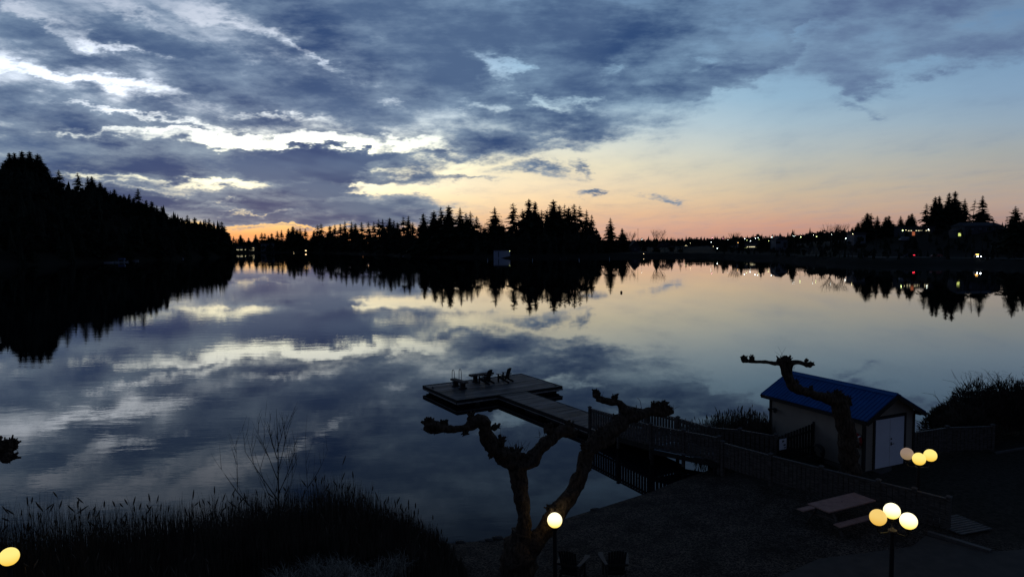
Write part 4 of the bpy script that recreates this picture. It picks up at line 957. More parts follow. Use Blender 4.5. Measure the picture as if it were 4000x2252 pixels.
single_lamp(36, 2172, 2.85, GL_warm, 'yellow single globe lamp at the left edge above the reeds')
triple_lamp([(3430, 2019), (3484, 1994), (3549, 2033)], 2.92, [GL_gold, GL_bright, GL_bright], 'near three-globe lamp on a black post in front of the picnic table')
triple_lamp([(3543, 1771), (3590, 1791), (3634, 1777)], 2.72, [GL_dim, GL_warm, GL_warm], 'far three-globe lamp by the shed doors with one dim globe')
# ------------------------------------------------------------------ furniture
def adirondack(name, loc, rz, label, group):
    """lounge chair facing local -y"""
    e = empty(name, loc, rz, label, 'chair', group); mt = M_dark
    for s in (-1, 1):
        m = MB(); m.bar((s*.27, -.42, .38), (s*.27, .55, .03), .03, .13, up=(0, 0, 1)); m.build('rear_leg', mt, e)
        m = MB(); m.box(s*.30-.02, s*.30+.02, -.40, -.28, 0, .56); m.build('front_leg', mt, e)
        m = MB(); m.add([(s*x, y, z) for z in (.563, .588) for x, y in ((.25, .32), (.30, -.2), (.27, -.46), (.41, -.48), (.44, -.3), (.37, .1), (.33, .34))], [tuple(range(7)), tuple(range(7, 14))[::-1]] + [(i, (i+1) % 7, (i+1) % 7+7, i+7) for i in range(7)])
        m.build('armrest', M_cap, e)
    m = MB()
    for i in range(6): y = -.38+i*.095; z = .40-.34*(i*.095)*.75; m.box(-.26, .26, y, y+.082, z, z+.022)
    m.build('seat', mt, e)
    m = MB(); n = 7
    for i in range(n):
        x = -.24 + .48*(i+.5)/n*1.0; top = 1.02 - 1.1*(x*x); fan = x*.16
        m.bar((x*.9, .14, .20), (x*1.12, .14+(top-.2)*.34, top), .062, .02, up=(0, 1, -.4))
    m.bar((-.30, .36, .58), (.30, .36, .58), .05, .05); m.bar((-.26, .30, .36), (.26, .30, .36), .04, .05)
    m.build('backrest', mt, e); return e
adirondack('adirondack_chair', onground(1.62, 18.95), math.radians(158), 'slatted garden chair on the beach just right of the single globe lamp', None)
adirondack('adirondack_chair', onground(2.86, 18.9), math.radians(181), 'slatted garden chair on the beach, the right one of the two', None)
for (px, py, rz, lb) in ((1898, 1497, -128, 'garden chair on the swim platform in front of the long bench'), (1972, 1490, -124, 'garden chair on the swim platform standing right of the long bench')):
    g = G(px, py, DZ+.005); adirondack('adirondack_chair', g, math.radians(rz), lb, None)
def bench(pa, pb, z, label, w=.42, leg=.42):
    a = G(*pa, z); b = G(*pb, z); c = (a+b)/2; d = b-a; L = d.length
    e = empty('dock_bench', (c.x, c.y, DZ+.004), math.atan2(d.y, d.x), label, 'bench'); h = z-DZ
    m = MB(); m.box(-L/2, L/2, -w/2, w/2, h-.13, h); m.build('seat', M_wood, e, bevel=.02)
    for s in (-1, 1):
        x = s*L*.27; m = MB(); m.box(x-.11, x+.11, -.14, .14, .05, h-.13); lg = m.build('leg', M_dark, e)
        m = MB(); m.box(x-.12, x+.12, -.26, .26, 0, .06); m.build('foot', M_dark, lg)
bench((1768, 1476), (1820, 1491), .97, 'short thick wooden bench on the swim platform beside the ladder', w=.40)
bench((1836, 1463), (1924, 1452), 1.03, 'long thick wooden bench at the back of the swim platform', w=.45)
def ladder():
    e = empty('swim_ladder', L2W(-1.4, 2.7, .4), DRZ, 'thin steel ladder hoops at the back edge of the swim platform', 'ladder')
    for s in (-1, 1):
        m = MB(); x = s*.27; m.tube([(x, -.25, .05), (x, -.25, .75), (x, -.2, .88), (x, -.08, .93), (x, .05, .88), (x, .1, .75), (x, .12, .1), (x, .12, -1.0)], .022, 8); m.build('rail', M_steel, e, smooth=True)
    m = MB()
    for z in (-.15, -.45, -.75): m.box(-.27, .27, .09, .15, z-.015, z+.015)
    m.build('rung', M_steel, e)
ladder()
def shore_rail():
    a = L2W(1.0, -14.2, .5); e = empty('handrail', a, DRZ, 'thin pale metal handrail rising beside the ramp behind the tree limb', 'rail')
    m = MB(); m.tube([(0, 0, 0), (0, .1, .9), (0, .3, 1.5), (0, .5, 1.62)], .02, 8); m.build('bar', M_steel, e)
shore_rail()
def picnic():
    c = Vector((10.95, 22.3, 0)); g = gz(c.x, c.y); e = empty('picnic_table', (c.x, c.y, g), math.radians(25.5), 'wooden picnic table with attached benches on the gravel beach', 'table')
    m = MB(); n = 5
    for i in range(n): y = -.42+i*.168; m.box(-1.12, 1.12, y+.004, y+.164, .74, .78)
    m.box(-.03, .03, -.03, .03, .781, .784)
    m.build('table_top', M_table, e)
    for s in (-1, 1):
        m = MB(); m.box(-1.12, 1.12, s*.72-.13, s*.72+.13, .42, .455); m.build('bench_seat', M_table, e)
        m = MB(); x = s*.8
        for t in (-1, 1): m.bar((x, t*.25, .74), (x, t*.68, 0), .045, .09, up=(1, 0, 0))
        m.bar((x+.05, -.8, .38), (x+.05, .8, .38), .04, .09); m.bar((x+.05, -.36, .69), (x+.05, .36, .69), .04, .09); m.build('leg_frame', M_wood, e)
    q = MB(); q.tube([(0, 0, .782), (0, 0, .788)], .03, 12); q.build('parasol_hole', M_black, e)
picnic()
def slab(name, pts, z, m, label=None, cat=None, kind=None, th=.08):
    q = MB(); n = len(pts); q.add([(x, y, gz(x, y)+z-th) for x, y in pts]+[(x, y, gz(x, y)+z) for x, y in pts], [tuple(range(n))[::-1], tuple(range(n, 2*n))]+[(i, (i+1) % n, (i+1) % n+n, i+n) for i in range(n)])
    o = q.build(name, m); tag(o, label, cat, kind=kind); return o
def boardwalk():
    e = empty('boardwalk', onground(14.6, 21.9), math.radians(18), 'short low plank boardwalk behind the end post of the beach fence', 'boardwalk'); m = MB(); rn = random.Random(9)
    for i in range(9): y = -.62+i*.14; m.box(-.62, .72, y+.02, y+.12+rn.uniform(-.01, .01), .05, .085)
    m.build('deck_boards', M_cap, e)
    m = MB(); m.box(-.6, -.5, -.6, .6, -.05, .048); m.box(.5, .6, -.6, .6, -.05, .048); m.build('joist', M_dark, e)
boardwalk()
slab('path', [(6.4, 17.6), (7.2, 18.5), (9.05, 19.75), (12.2, 20.4), (13.1, 21.2), (14.1, 19.9), (20, 20.6), (20, 15), (6.4, 15)], .03, M_conc, kind='structure')
q = MB(); q.bar(onground(13.28, 21.35, .05), onground(14.25, 19.88, .05), .16, .12); tag(q.build('kerb_stone', M_cap), 'pale kerb running from the beach fence end towards the right', 'kerb')
q = MB(); q.bar(onground(21.5, 29.95, .03), onground(27, 32.0, .03), .1, .1); tag(q.build('kerb_stone', M_cap), 'pale kerb on the lawn beyond the short lawn fence', 'kerb')
# stones and driftwood along the waterline
rn = random.Random(77)
for i, (px, py) in enumerate([(1885, 2112), (1912, 2108), (1948, 2100), (2258, 2020), (1800, 2116), (2330, 1990)]):
    c = G(px, py, .03); m = MB(); m.ball((0, 0, 0), .09+.03*(i % 3), 2, .3, 2, (1.5, .8, .5)); o = m.build('shore_stone', M_cap if i in (0, 3) else M_conc, loc=c)
    tag(o, ['pale stone at the waterline left of the forked tree', 'small stone beside the pale waterline stone', 'small stone at the waterline touching the forked tree outline', 'pale stone at the waterline right of the single globe lamp', 'dark stone at the waterline by the reeds', 'dark stone on the beach edge below the right stem'][i], 'stone')
# ------------------------------------------------------------------ reeds and shrubs
def blades(m, n, sampler, hfun, w=.016, lean=.12, rn=None, seeds=0.0, seg=3):
    for i in range(n):
        x, y = sampler(rn); h = hfun(x, y)*rn.uniform(.62, 1.08)
        if h < .1: continue
        g = max(-.4, gz(x, y)); a = rn.uniform(0, 6.28); l = lean*h*rn.uniform(0, 1.6); lx, ly = math.cos(a)*l, math.sin(a)*l; b = rn.uniform(0, 3.14); wx, wy = math.cos(b)*w, math.sin(b)*w*.6
        k = len(m.v)
        for s in range(seg+1):
            t = s/seg; q = t*t; c = 1-t*.85
            m.v.append((x+lx*q-wx*c, y+ly*q-wy*c, g+h*t)); m.v.append((x+lx*q+wx*c, y+ly*q+wy*c, g+h*t))
        for s in range(seg): m.f.append((k+2*s, k+2*s+1, k+2*s+3, k+2*s+2))
        if rn.random() < seeds:
            t = Vector((x+lx, y+ly, g+h)); d = Vector((lx*.6+rn.uniform(-.05, .05), ly*.6, .22*rn.uniform(.6, 1.3))); m.tube([t, t+d*.35, t+d*.75, t+d], [.006, .022, .018, .003], 4)
def near_reeds():
    rn = random.Random(12); m = MB()
    def edge(x): return interp([(-45, 10), (-30, 14.3), (-20, 17.2), (-15, 18.9), (-12, 20.2), (-10, 21.3), (-8.5, 22.3), (-6, 22.9), (-4.5, 22.7), (-3.2, 22.0), (-2.2, 21.0), (-1.5, 19.6), (-1.2, 18.5)], x)
    def hf(x, y):
        e = edge(x); front = min(1.0, max(.25, (e-y)/.6+.45)); base_ = interp([(-40, 2.7), (-15, 2.6), (-11, 2.15), (-9, 2.0), (-6, 2.1), (-4.5, 1.75), (-3.2, 1.3), (-2.2, .9), (-1.2, .35)], x)
        inl = interp([(0, 1), (3, .95), (5.5, .62), (9, .38)], e-y)
        return base_*front*inl*(1+.22*mnoise.noise(Vector((x*.7, y*.7, 0)))+.16*mnoise.noise(Vector((x*2.6, y*2.6, 4))))
    def smp(r):
        for _ in range(9):
            x = -24+ r.random()*22.8; e = edge(x); y = e - r.random()**1.7*8.5
            if not (y < 18.9 and -7.6 < x < -2.6): break
        return x, y
    blades(m, 38000, smp, hf, .014, .12, rn, .02)
    def smp2(r):
        x = -24+r.random()*21.5; return x, edge(x)-r.random()*.9
    blades(m, 3600, smp2, lambda x, y: hf(x, y)*1.06, .009, .10, rn, .06)
    tag(m.build('reed_bed', M_reed), 'broad dark reed bed along the near shore below the bare sapling', 'reeds', kind='stuff')
    m = MB(); rn = random.Random(5)
    for i in range(1500):
        c = rn.choice([(-6.3, 17.3), (-5.9, 17.0), (-5.3, 17.5), (-5.0, 17.1), (-4.6, 17.6), (-4.2, 17.2), (-3.7, 17.5), (-4.9, 17.9), (-5.6, 17.9), (-3.3, 18.1)])
        x = c[0]+rn.gauss(0, .16); y = c[1]+rn.gauss(0, .2); y += .55; g = gz(x, y)+.35; h = rn.uniform(.3, .8); a = rn.uniform(0, 6.28); l = rn.uniform(.15, .5); k = len(m.v); w = .009
        for s in range(5):
            t = s/4; m.v.append((x+math.cos(a)*l*t*t-math.sin(a)*w*(1-t*.8), y+math.sin(a)*l*t*t+math.cos(a)*w*(1-t*.8), g+h*(t*1.5-t*t*.75))); m.v.append((x+math.cos(a)*l*t*t+math.sin(a)*w*(1-t*.8), y+math.sin(a)*l*t*t-math.cos(a)*w*(1-t*.8), g+h*(t*1.5-t*t*.75)))
        for s in range(4): m.f.append((k+2*s, k+2*s+1, k+2*s+3, k+2*s+2))
    tag(m.build('pale_grass', M_pgrass), 'pale arching dry grass tufts at the bottom below the reed bed', 'grass', kind='stuff')
    m = MB(); rn = random.Random(8)
    blades(m, 5200, lambda r: (8.6+r.random()*4.6, 31.8+r.random()*3.6), lambda x, y: interp([(8.4, .9), (9.5, 1.15), (11, 1.4), (12.2, 1.3), (13.2, .5)], x)*(1+.2*mnoise.noise(Vector((x*2, y, 0)))), .015, .1, rn, .10)
    tag(m.build('reed_bed', M_reed), 'reeds behind the far ramp fence, left of the shed', 'reeds', kind='stuff')
    m = MB(); rn = random.Random(18)
    def smp3(r):
        for _ in range(9):
            x = -1+r.random()*24; y = 15.5+r.random()*16
            if .62*x+.5*y > 20.6 and y < 31 - (x-14)*.2 and not (13.9 < x < 18 and y > 27.4): return x, y
        return 20, 25
    blades(m, 9000, smp3, lambda x, y: .07, .008, .5, rn, 0, 2)
    tag(m.build('turf', M_reed), 'short dark turf around the shed and lamps', 'grass', kind='stuff')
near_reeds()
def sapling():
    b = D(1080, 1955, 21.6); b.z = gz(b.x, b.y); e = empty('bare_sapling', b, 0, 'thin leafless sapling rising out of the near reed bed', 'tree')
    rn = random.Random(4); m = MB(); m.tube([(0, 0, 0), (.05, 0, .9), (.07, 0, 2.0), (.1, 0, 3.1), (.08, 0, 4.1)], [.035, .028, .02, .012, .004], 6); m.build('trunk', M_twig, e)
    m = MB()
    def br(p, d, L, r, lev):
        pts = [p]; q = p.copy(); dd = d.normalized()
        for i in range(4):
            dd = (dd + Vector((rn.uniform(-.08, .08), rn.uniform(-.08, .08), .07))).normalized(); q = q+dd*L/4; pts.append(q.copy())
        m.tube(pts, [r*(1-.2*i)+.001 for i in range(5)], 4, cap=False)
        if lev:
            for i in range(4 if lev > 1 else 3):
                a = rn.uniform(-1, 1); k = rn.randint(1, 4); sd = Vector((rn.choice((-1, 1))*rn.uniform(.35, .8), rn.uniform(-.5, .5), rn.uniform(.3, .8))); br(pts[k], dd+sd*.9, L*rn.uniform(.35, .6), r*.5, lev-1)
    for (z, dx, L) in ((.5, -.75, 2.4), (.6, .85, 2.3), (.9, -.5, 2.1), (1.1, .6, 1.6), (1.5, -.6, 1.7), (1.7, .45, 1.5), (2.1, -.35, 1.5), (2.3, .4, 1.3), (2.7, -.2, 1.1), (2.9, .3, .9), (.8, .2, 1.4)):
        br(Vector((.06, 0, z)), Vector((dx, rn.uniform(-.4, .4), .95)), L, .013, 2)
    m.build('branches', M_twig, e)
    e.scale = (1.08, 1.08, 1.16)
sapling()
def shrub(px, py_top, Y, rx, label, seed, n=5200, sprigs=3, group=None):
    t = D(px, py_top, Y); b = Vector((t.x, Y, gz(t.x, Y))); H = t.z-b.z; e = empty('shrub', b, 0, label, 'shrub', group); rn = random.Random(seed); m = MB()
    for i in range(n):
        a = rn.uniform(0, 6.28); ph = rn.random()**.6; q = rn.random()**.3
        d = Vector((math.cos(a)*math.sqrt(max(0, 1-ph*ph)), math.sin(a)*math.sqrt(max(0, 1-ph*ph)), ph)); lump = 1+.22*mnoise.noise(d*2.3+Vector((seed, 0, 0)))
        p = Vector((d.x*rx*q*lump, d.y*rx*.8*q*lump, .05+d.z*H*q*lump*.93)); L = rn.uniform(.10, .3); v = (d+Vector((rn.uniform(-.6, .6), rn.uniform(-.6, .6), rn.uniform(0, .9)))).normalized()*L
        w = rn.uniform(.006, .018); s = v.cross(Vector((0, 1, .3))).normalized()*w; k = len(m.v); m.v.extend([tuple(p-s), tuple(p+s), tuple(p+v*.6+s*1.2), tuple(p+v), tuple(p+v*.55-s*1.2)]); m.f.append((k, k+1, k+2, k+3, k+4))
    m.build('foliage', M_reed, e); m = MB()
    for i in range(sprigs*7):
        a = rn.uniform(0, 6.28); p = Vector((math.cos(a)*.2*rx, math.sin(a)*.2*rx, .2)); sx = rn.uniform(-.8, .8)*rx; top = Vector((sx, rn.uniform(-.4, .4), H*rn.uniform(.9, 1.3)))
        m.tube([p, p.lerp(top, .5)+Vector((0, 0, .15*H)), top, top+Vector((rn.uniform(-.7, .2), 0, .12))], [.018, .012, .008, .004], 4)
        for j in range(3):
            q = p.lerp(top, rn.uniform(.6, 1)); m.tube([q, q+Vector((rn.uniform(-.3, .3), rn.uniform(-.2, .2), rn.uniform(.1, .35)))], [.007, .003], 3)
    m.build('stems', M_twig, e)
shrub(3715, 1572, 33.2, 1.35, 'lower left mound of the dark thicket right of the shed', 1, 4200, 2)
shrub(3830, 1505, 33.8, 1.8, 'middle mound of the dark thicket right of the shed', 2, 7000, 3)
shrub(3960, 1490, 33.5, 1.9, 'tallest mound of the dark thicket at the right edge', 3, 7000, 4)
shrub(4090, 1500, 34, 2.0, 'thicket mound cut by the right edge of the view', 4, 4000, 3)
shrub(3780, 1600, 32.0, 1.5, 'low scrub at the foot of the thicket behind the lawn fence', 5, 4200, 1)
shrub(2990, 1665, 32.6, .38, 'small dark clump of growth at the rear corner of the shed', 6, 900, 1)
# ------------------------------------------------------------------ far shore things
def hit(px, py):
    r = ray(px, py); Y = interp(SH, px)-20
    while Y < 2500:
        z = CH + r.z/r.y*Y
        if z <= land(r.x/r.y, Y) and z > -.5: return Vector((r.x/r.y*Y, Y, land(r.x/r.y, Y)))
        Y += 1.0
    return base(px, interp(SH, px)+40)
def box_house(name, px0, px1, ytop, ybot, Y, label, wall, roofh=0.18, windows=(), depth=9, cat='house', doors=(), flat=False, lit=None):
    a = D(px0, ytop, Y); b = D(px1, ytop, Y); zb = D((px0+px1)/2, ybot, Y).z; c = (a+b)/2; g = min(zb, land(c.x/c.y, Y)); Wd = (b-a).length; H = a.z - g; e = empty(name, (c.x, Y, g), 0, label, cat)
    hw = H*(1-roofh)
    m = MB(); m.box(-Wd/2, Wd/2, 0, depth, -1.5, hw); m.build('wall', wall, e)
    m = MB()
    if flat: m.box(-Wd/2-.4, Wd/2+.4, -.5, depth+.4, hw+.003, H)
    else: m.prism([(-Wd/2-.5, hw-.0), (Wd/2+.5, hw), (Wd/2-.3, hw+.1), (0, H), (-Wd/2+.3, hw+.1)], -.5, depth+.5) if Wd < 14 else m.add([(-Wd/2-.5, -.5, hw), (Wd/2+.5, -.5, hw), (Wd/2+.5, depth+.5, hw), (-Wd/2-.5, depth+.5, hw), (-Wd/2+.5, depth/2, H), (Wd/2-.5, depth/2, H)], [(3,2,1,0), (0,1,5,4), (2,3,4,5), (1,2,5), (3,0,4)])
    m.build('roof', M_roof, e)
    for (u, v, w, h, mt) in windows:
        x = -Wd/2+u*Wd; z = g*0 + v*(hw)-0; q = MB(); q.box(x-w/2-.08, x+w/2+.08, -.06, -.005, z-h/2-.08, z+h/2+.08); fr = q.build('window', M_houseg, e)
        q = MB(); q.box(x-w/2, x+w/2, -.09, -.065, z-h/2, z+h/2); q.build('pane', mt, fr)
    return e
MG = M_glass
box_house('boathouse', 1928, 1993, 976, 1001, 529, 'long white boathouse at the waterline left of the central grove', mat('boathouse_white', (.36, .40, .50), .7), .06, [(.29, .48, .35, 4.2, M_trim)], 6, 'boathouse', flat=True)
box_house('lakeside_house', 3031, 3076, 921, 958, interp(SH, 3050)+95, 'pale gabled house beside the bright parking lamps', M_house, .28, [(.12, .75, 1.6, 1.5, MG), (.30, .75, 1.6, 1.5, MG), (.8, .5, 2.0, 4.0, M_roof)], 10)
box_house('low_building', 3338, 3382, 907, 930, 410, 'low pale-roofed building left of the skyline conifers', M_house, .2, [(.6, .4, 2, .8, MG)], 9, 'building', flat=True)
box_house('long_building', 3536, 3652, 884, 928, 408, 'long low building with a strip of lit windows below the hill conifers', M_houseg, .14, [(.12+.085*i, .72, .8, .45, E_win) for i in range(9) if i not in (2, 6)], 12, 'building', flat=True)
box_house('hill_house', 3770, 3915, 868, 915, 385, 'wide grey house on the hill with a pale gable row', M_houseg, .3, [(.2, .6, 1.5, 1.3, M_house), (.42, .6, 1.5, 1.3, M_house), (.6, .6, 1.5, 1.3, M_house), (.8, .6, 1.8, 1.6, M_house)], 12)
box_house('small_house', 3738, 3762, 893, 914, 375, 'small dark house with one yellow-green lit window', M_houseg, .2, [(.45, .45, 1.5, 1.7, E_wing)], 7)
box_house('lit_store', 2893, 2975, 941, 957, interp(SH, 2930)+100, 'low store front lit by the parking lamps', M_house, .3, [(.5, .45, 6.5, .5, E_win), (.2, .3, 3, .3, E_wing), (.82, .3, 3, .3, E_wing)], 9, 'building', flat=True)
box_house('waterside_lodge', 922, 962, 962, 982, 1312, 'low waterside lodge with a row of small warm windows at the lake end', M_houseg, .3, [(.08+.105*i, .5, 1.3, 1.0, E_win) for i in range(9)], 12, 'building')
box_house('waterside_lodge', 968, 996, 958, 981, 1300, 'taller waterside lodge with two rows of warm windows at the lake end', M_houseg, .25, [(.2+.2*i, .75, 1.6, 1.0, E_win) for i in range(4)]+[(.3+.25*i, .3, 1.4, .9, E_win) for i in range(3)], 12, 'building')
box_house('apartment_block', 1018, 1062, 948, 980, 1290, 'broad pale-grey block among the trees at the lake end', M_house, .15, [(.15+.17*i, .5, 1.6, 1.2, MG) for i in range(5)], 14, 'building', flat=True)
box_house('shore_house', 1316, 1352, 940, 966, 1085, 'dark house with bluish windows on the far left-centre shore', M_houseg, .3, [(.2, .5, 1.6, 2.2, M_house), (.38, .45, 1.4, 3, M_house), (.85, .7, 2.2, 2.0, M_house)], 9)
box_house('shore_house', 1664, 1684, 960, 985, 640, 'small dark shore house left of the central grove', M_houseg, .3, [(.3, .4, .8, 1.4, M_house), (.6, .5, .6, 1.6, M_house)], 7)
box_house('shore_house', 2462, 2500, 938, 958, interp(SH, 2480)+70, 'bluish roofed house on the far shore right of the lone fir', M_houseg, .5, [(.5, .5, 1.8, 1.2, M_house)], 8)
box_house('shore_house', 452, 480, 985, 1003, 560, 'faint grey house low on the left hillside above the boats', M_houseg, .3, [(.6, .5, 1.6, 1.6, M_house)], 7)
# lamps across the lake
def far_lamp(px, py, Y, em, label, group, s=.5, name='street_lamp', pole=True):
    s *= .62
    c = D(px, py, Y); g = land(c.x/c.y, Y); e = empty(name, (c.x, Y, min(g, c.z-1)), 0, label, 'lamp', group); h = c.z-min(g, c.z-1)
    m = MB(); m.tube([(0, .25, -.5), (0, .25, h+.05), (0, 0, h+s*.3)], [.09, .06, .05], 6); m.build('pole', M_black, e)
    m = MB(); m.box(-s/2-.04, s/2+.04, -.1, .22, h+s*.28, h+s*.28+.08); hd = m.build('lamp_hood', M_black, e)
    m = MB(); m.ball((0, 0, h), s/2, 2, 0); m.build('bulb', em, hd)
g1 = 'white parking lamps on the right shore'; Yp = interp(SH, 2950)+75
for i, (px, py, em, s) in enumerate([(2909, 932, E_white, .75), (2932, 940, E_white, .7), (2951, 930, E_white, .8), (2961, 928, E_white, .6), (3015, 926, E_white, .7), (2918, 937, E_green, .5), (2965, 935, E_green, .5), (3003, 940, E_green, .5), (2883, 948, E_amber, .5)]):
    far_lamp(px, py, Yp, em, 'bright lamp in the parking lot across the water, %s from the left' % ORD[[1,3,4,5,8,2,6,7,0][i]], g1, s)
for i, (px, py, em, s) in enumerate([(3098, 921, E_white, .35), (3105, 921, E_white, .35), (3128, 925, E_green, .75), (3178, 917, E_white, .35), (3190, 924, E_green, .6), (3248, 915, E_white, .3), (3304, 930, E_white, .65), (3331, 913, E_warm, .5)]):
    far_lamp(px, py, 400, em, 'small roadside lamp right of the pale gabled house, %s from the left' % ORD[i], 'roadside lamps below the right ridge', s)
for i, (px, py, em, s) in enumerate([(2412, 931, E_white, .4), (2459, 993, E_warm, .4), (2478, 993, E_warm, .3), (2507, 935, E_white, .55), (2514, 991, E_warm, .4), (2537, 991, E_warm, .45), (2677, 959, E_warm, .4), (2683, 959, E_warm, .35), (2697, 949, E_warm, .4), (2778, 945, E_white, .6), (2782, 929, E_pink, .45), (2786, 962, E_warm, .45), (2802, 969, E_white, .8), (2824, 932, E_pink, .3), (2843, 936, E_white, .35)]):
    far_lamp(px, py, interp(SH, px)+(6 if py > 985 else 40), em, 'small point of light on the far shore right of the grove, %s from the left' % ORD[i], 'scattered lamps on the far shore', s)
far_lamp(3526, 900, 402, E_green, 'yellowish lamp at the left end of the long building', None, .95, 'wall_lamp'); far_lamp(3539, 898, 402, E_warm, 'small lamp second from the left on the long building', None, .4, 'wall_lamp'); far_lamp(3627, 896, 402, E_white, 'white lamp at the right end of the long building', None, .7, 'wall_lamp')
far_lamp(341, 976, 520, E_warm, 'single lamp low on the left hillside', None, .55); far_lamp(126, 731, 722, E_white, 'single lamp high between the firs on the left hilltop', None, .6)
far_lamp(1148, 983, 1246, E_warm, 'lone lamp at the waterline at the lake end', None, .8); far_lamp(1317, 946, 1085, E_warm, 'lamp on the dark house with bluish windows', None, .9); far_lamp(1991, 980, 526, E_green, 'lamp on the right corner of the white boathouse', None, .5, 'wall_lamp')
far_lamp(1828, 916, 560, E_white, 'faint lamp between tree trunks left of the boathouse', None, .25)
def lit_hut():
    c = base(1193, 1250); e = empty('lakeside_pavilion', (c.x, c.y, 1.2), 0, 'small warmly lit pavilion at the waterline at the lake end', 'pavilion')
    m = MB(); m.box(-2.2, 2.2, 0, 3, 0, .5); m.box(-2.4, 2.4, -.3, 3.3, 3.4, 3.8); m.box(-2.2, -1.9, 0, .3, .5, 3.4); m.box(1.9, 2.2, 0, .3, .5, 3.4); m.build('frame', M_houseg, e); m = MB(); m.box(-1.7, 1.8, .6, 1.0, 1.0, 3.0); m.build('lit_counter', emat('pavilion_glow', (1, .7, .35), 2.5), e)
lit_hut()
# orange signal sign and poles
def pole(px, py0, py1, Y, label, cross=True, sign=False):
    a = D(px, py0, Y); g = land(a.x/a.y, Y); e = empty('utility_pole', (a.x, Y, g), 0, label, 'pole'); h = a.z-g; m = MB(); m.tube([(0, 0, -.5), (0, 0, h)], [.18, .12], 8); m.build('shaft', M_trunk, e)
    if cross: m = MB(); m.box(-1.2, 1.2, -.08, .08, h-.9, h-.75); m.build('crossarm', M_trunk, e)
    if sign: m = MB(); m.box(-.7, .7, -.2, -.1, h-1.9, h); m.build('lit_panel', E_sign, e)
pole(3840, 905, 1008, 300, 'tall pole beside the shore road right of the headlights'); pole(3568, 905, 960, 345, 'pole with a dim orange lit panel below the long building', False, True); pole(3423, 915, 960, 360, 'thin pole on the slope below the conifers', True); pole(2492, 892, 950, 640, 'forked mast on the low skyline right of the lone fir')
pole(3103, 898, 950, 560, 'thin mast on the ridge above the roadside lamps', False)
# ------------------------------------------------------------------ shore road and cars
def road():
    m = MB(); pts = []
    for px, dy in [(3150, 44), (3300, 38), (3450, 30), (3551, 26), (3658, 22), (3740, 18), (3820, 15), (3900, 14), (4000, 14), (4300, 14), (4700, 14)]:
        Y = interp(SH, px)+dy; r = ray(px, 960); u = r.x/r.y; pts.append((Vector((u*(Y-3.5), Y-3.5, land(u, Y-3.5)+.12)), Vector((u*(Y+3.5), Y+3.5, land(u, Y+3.5)+.12))))
    for a, b in pts: m.v.extend([tuple(a), tuple(b)])
    for i in range(len(pts)-1): m.f.append((2*i, 2*i+1, 2*i+3, 2*i+2))
    tag(m.build('road', M_road), kind='structure')
road()
def car(px, dy, rz, paint, label, lights, bar=None, van=False):
    Y = interp(SH, px)+dy; r = ray(px, 960); u = r.x/r.y; g = Vector((u*Y, Y, land(u, Y)+.14)); e = empty('parked_van' if van else 'car', g, rz, label, 'van' if van else 'car')
    # local x is forwards
    prof = [(-2.2, .35), (-2.25, .85), (-2.0, 1.0), (-1.4, 1.42), (.3, 1.45), (1.05, 1.02), (2.0, .88), (2.2, .6), (2.15, .35)] if not van else [(-2.6, .4), (-2.6, 2.3), (-2.4, 2.45), (1.3, 2.45), (1.9, 1.5), (2.6, 1.25), (2.7, .8), (2.65, .4)]
    m = MB(); n = len(prof); ys = [(-.88, 1), (-.80, 1.04), (.80, 1.04), (.88, 1)]
    m.v = [(x*(1 if abs(y) > .85 else 1.01), y*(.84 if z > 1.2 and not van else 1), z) for y, s in ys for x, z in prof]
    m.f = [tuple(range(n)), tuple(range(3*n, 4*n))[::-1]] + [(k*n+i, k*n+(i+1) % n, (k+1)*n+(i+1) % n, (k+1)*n+i) for k in range(3) for i in range(n)]
    m.build('body', paint, e, bevel=.05)
    m = MB()
    if not van:
        for s in (-1, 1): m.add([(-1.5, s*.80, 1.02), (.75, s*.80, 1.04), (.2, s*.755, 1.36), (-1.3, s*.755, 1.36)], [(0,1,2,3)])
        m.add([(1.02, -.7, 1.06), (1.02, .7, 1.06), (.36, .62, 1.44), (.36, -.62, 1.44)], [(0,1,2,3)]); m.add([(-1.95, -.7, 1.05), (-1.95, .7, 1.05), (-1.44, .62, 1.42), (-1.44, -.62, 1.42)], [(0,1,2,3)])
    else: m.add([(1.93, -.8, 1.52), (1.93, .8, 1.52), (1.36, .78, 2.38), (1.36, -.78, 2.38)], [(0,1,2,3)]); m.add([(.3, -.90, 1.4), (1.5, -.90, 1.4), (1.2, -.90, 2.1), (.3, -.90, 2.1)], [(0,1,2,3)])
    m.build('windows', MG, e)
    for x in (-1.4, 1.35):
        for s in (-1, 1):
            q = MB(); q.tube([(x, s*.92, .33), (x, s*.72, .33)], .33, 16); w = q.build('wheel', M_tyre, e); q = MB(); q.tube([(x, s*.925, .33), (x, s*.9, .33)], .19, 12); q.build('rim', M_steel, w)
    for s in (-1, 1):
        q = MB(); q.box(2.14, 2.23, s*.62-.15, s*.62+.15, .62, .78); q.build('headlight', E_head if lights == 'head' else M_steel, e)
        q = MB(); q.box(-2.30, -2.22, s*.66-.16, s*.66+.16, .72, .86) if not van else q.box(-2.64, -2.6, s*.7-.1, s*.7+.1, .8, 1.2); q.build('tail_light', E_tail if lights == 'tail' else M_red, e)
    if lights == 'tail': q = MB(); q.box(-2.29, -2.24, -.45, .45, .78, .83); q.build('brake_light', E_tail, e)
    if bar: q = MB(); q.box(-.7, -.2, -.5, .5, 1.47, 1.6); q.build('amber_light_bar', E_amber, e)
car(3551, 26, math.radians(122), M_card, 'car on the shore road with its red tail lights glowing', 'tail'); car(3658, 22, math.radians(176), M_carr, 'unlit reddish car on the shore road between the lit cars', None)
car(3820, 14, math.radians(-108), M_card, 'car facing us on the shore road with bright headlights and an amber roof light', 'head', bar=True)
car(3532, 108, math.radians(180), M_carw, 'white van parked in front of the long building', None, van=True)
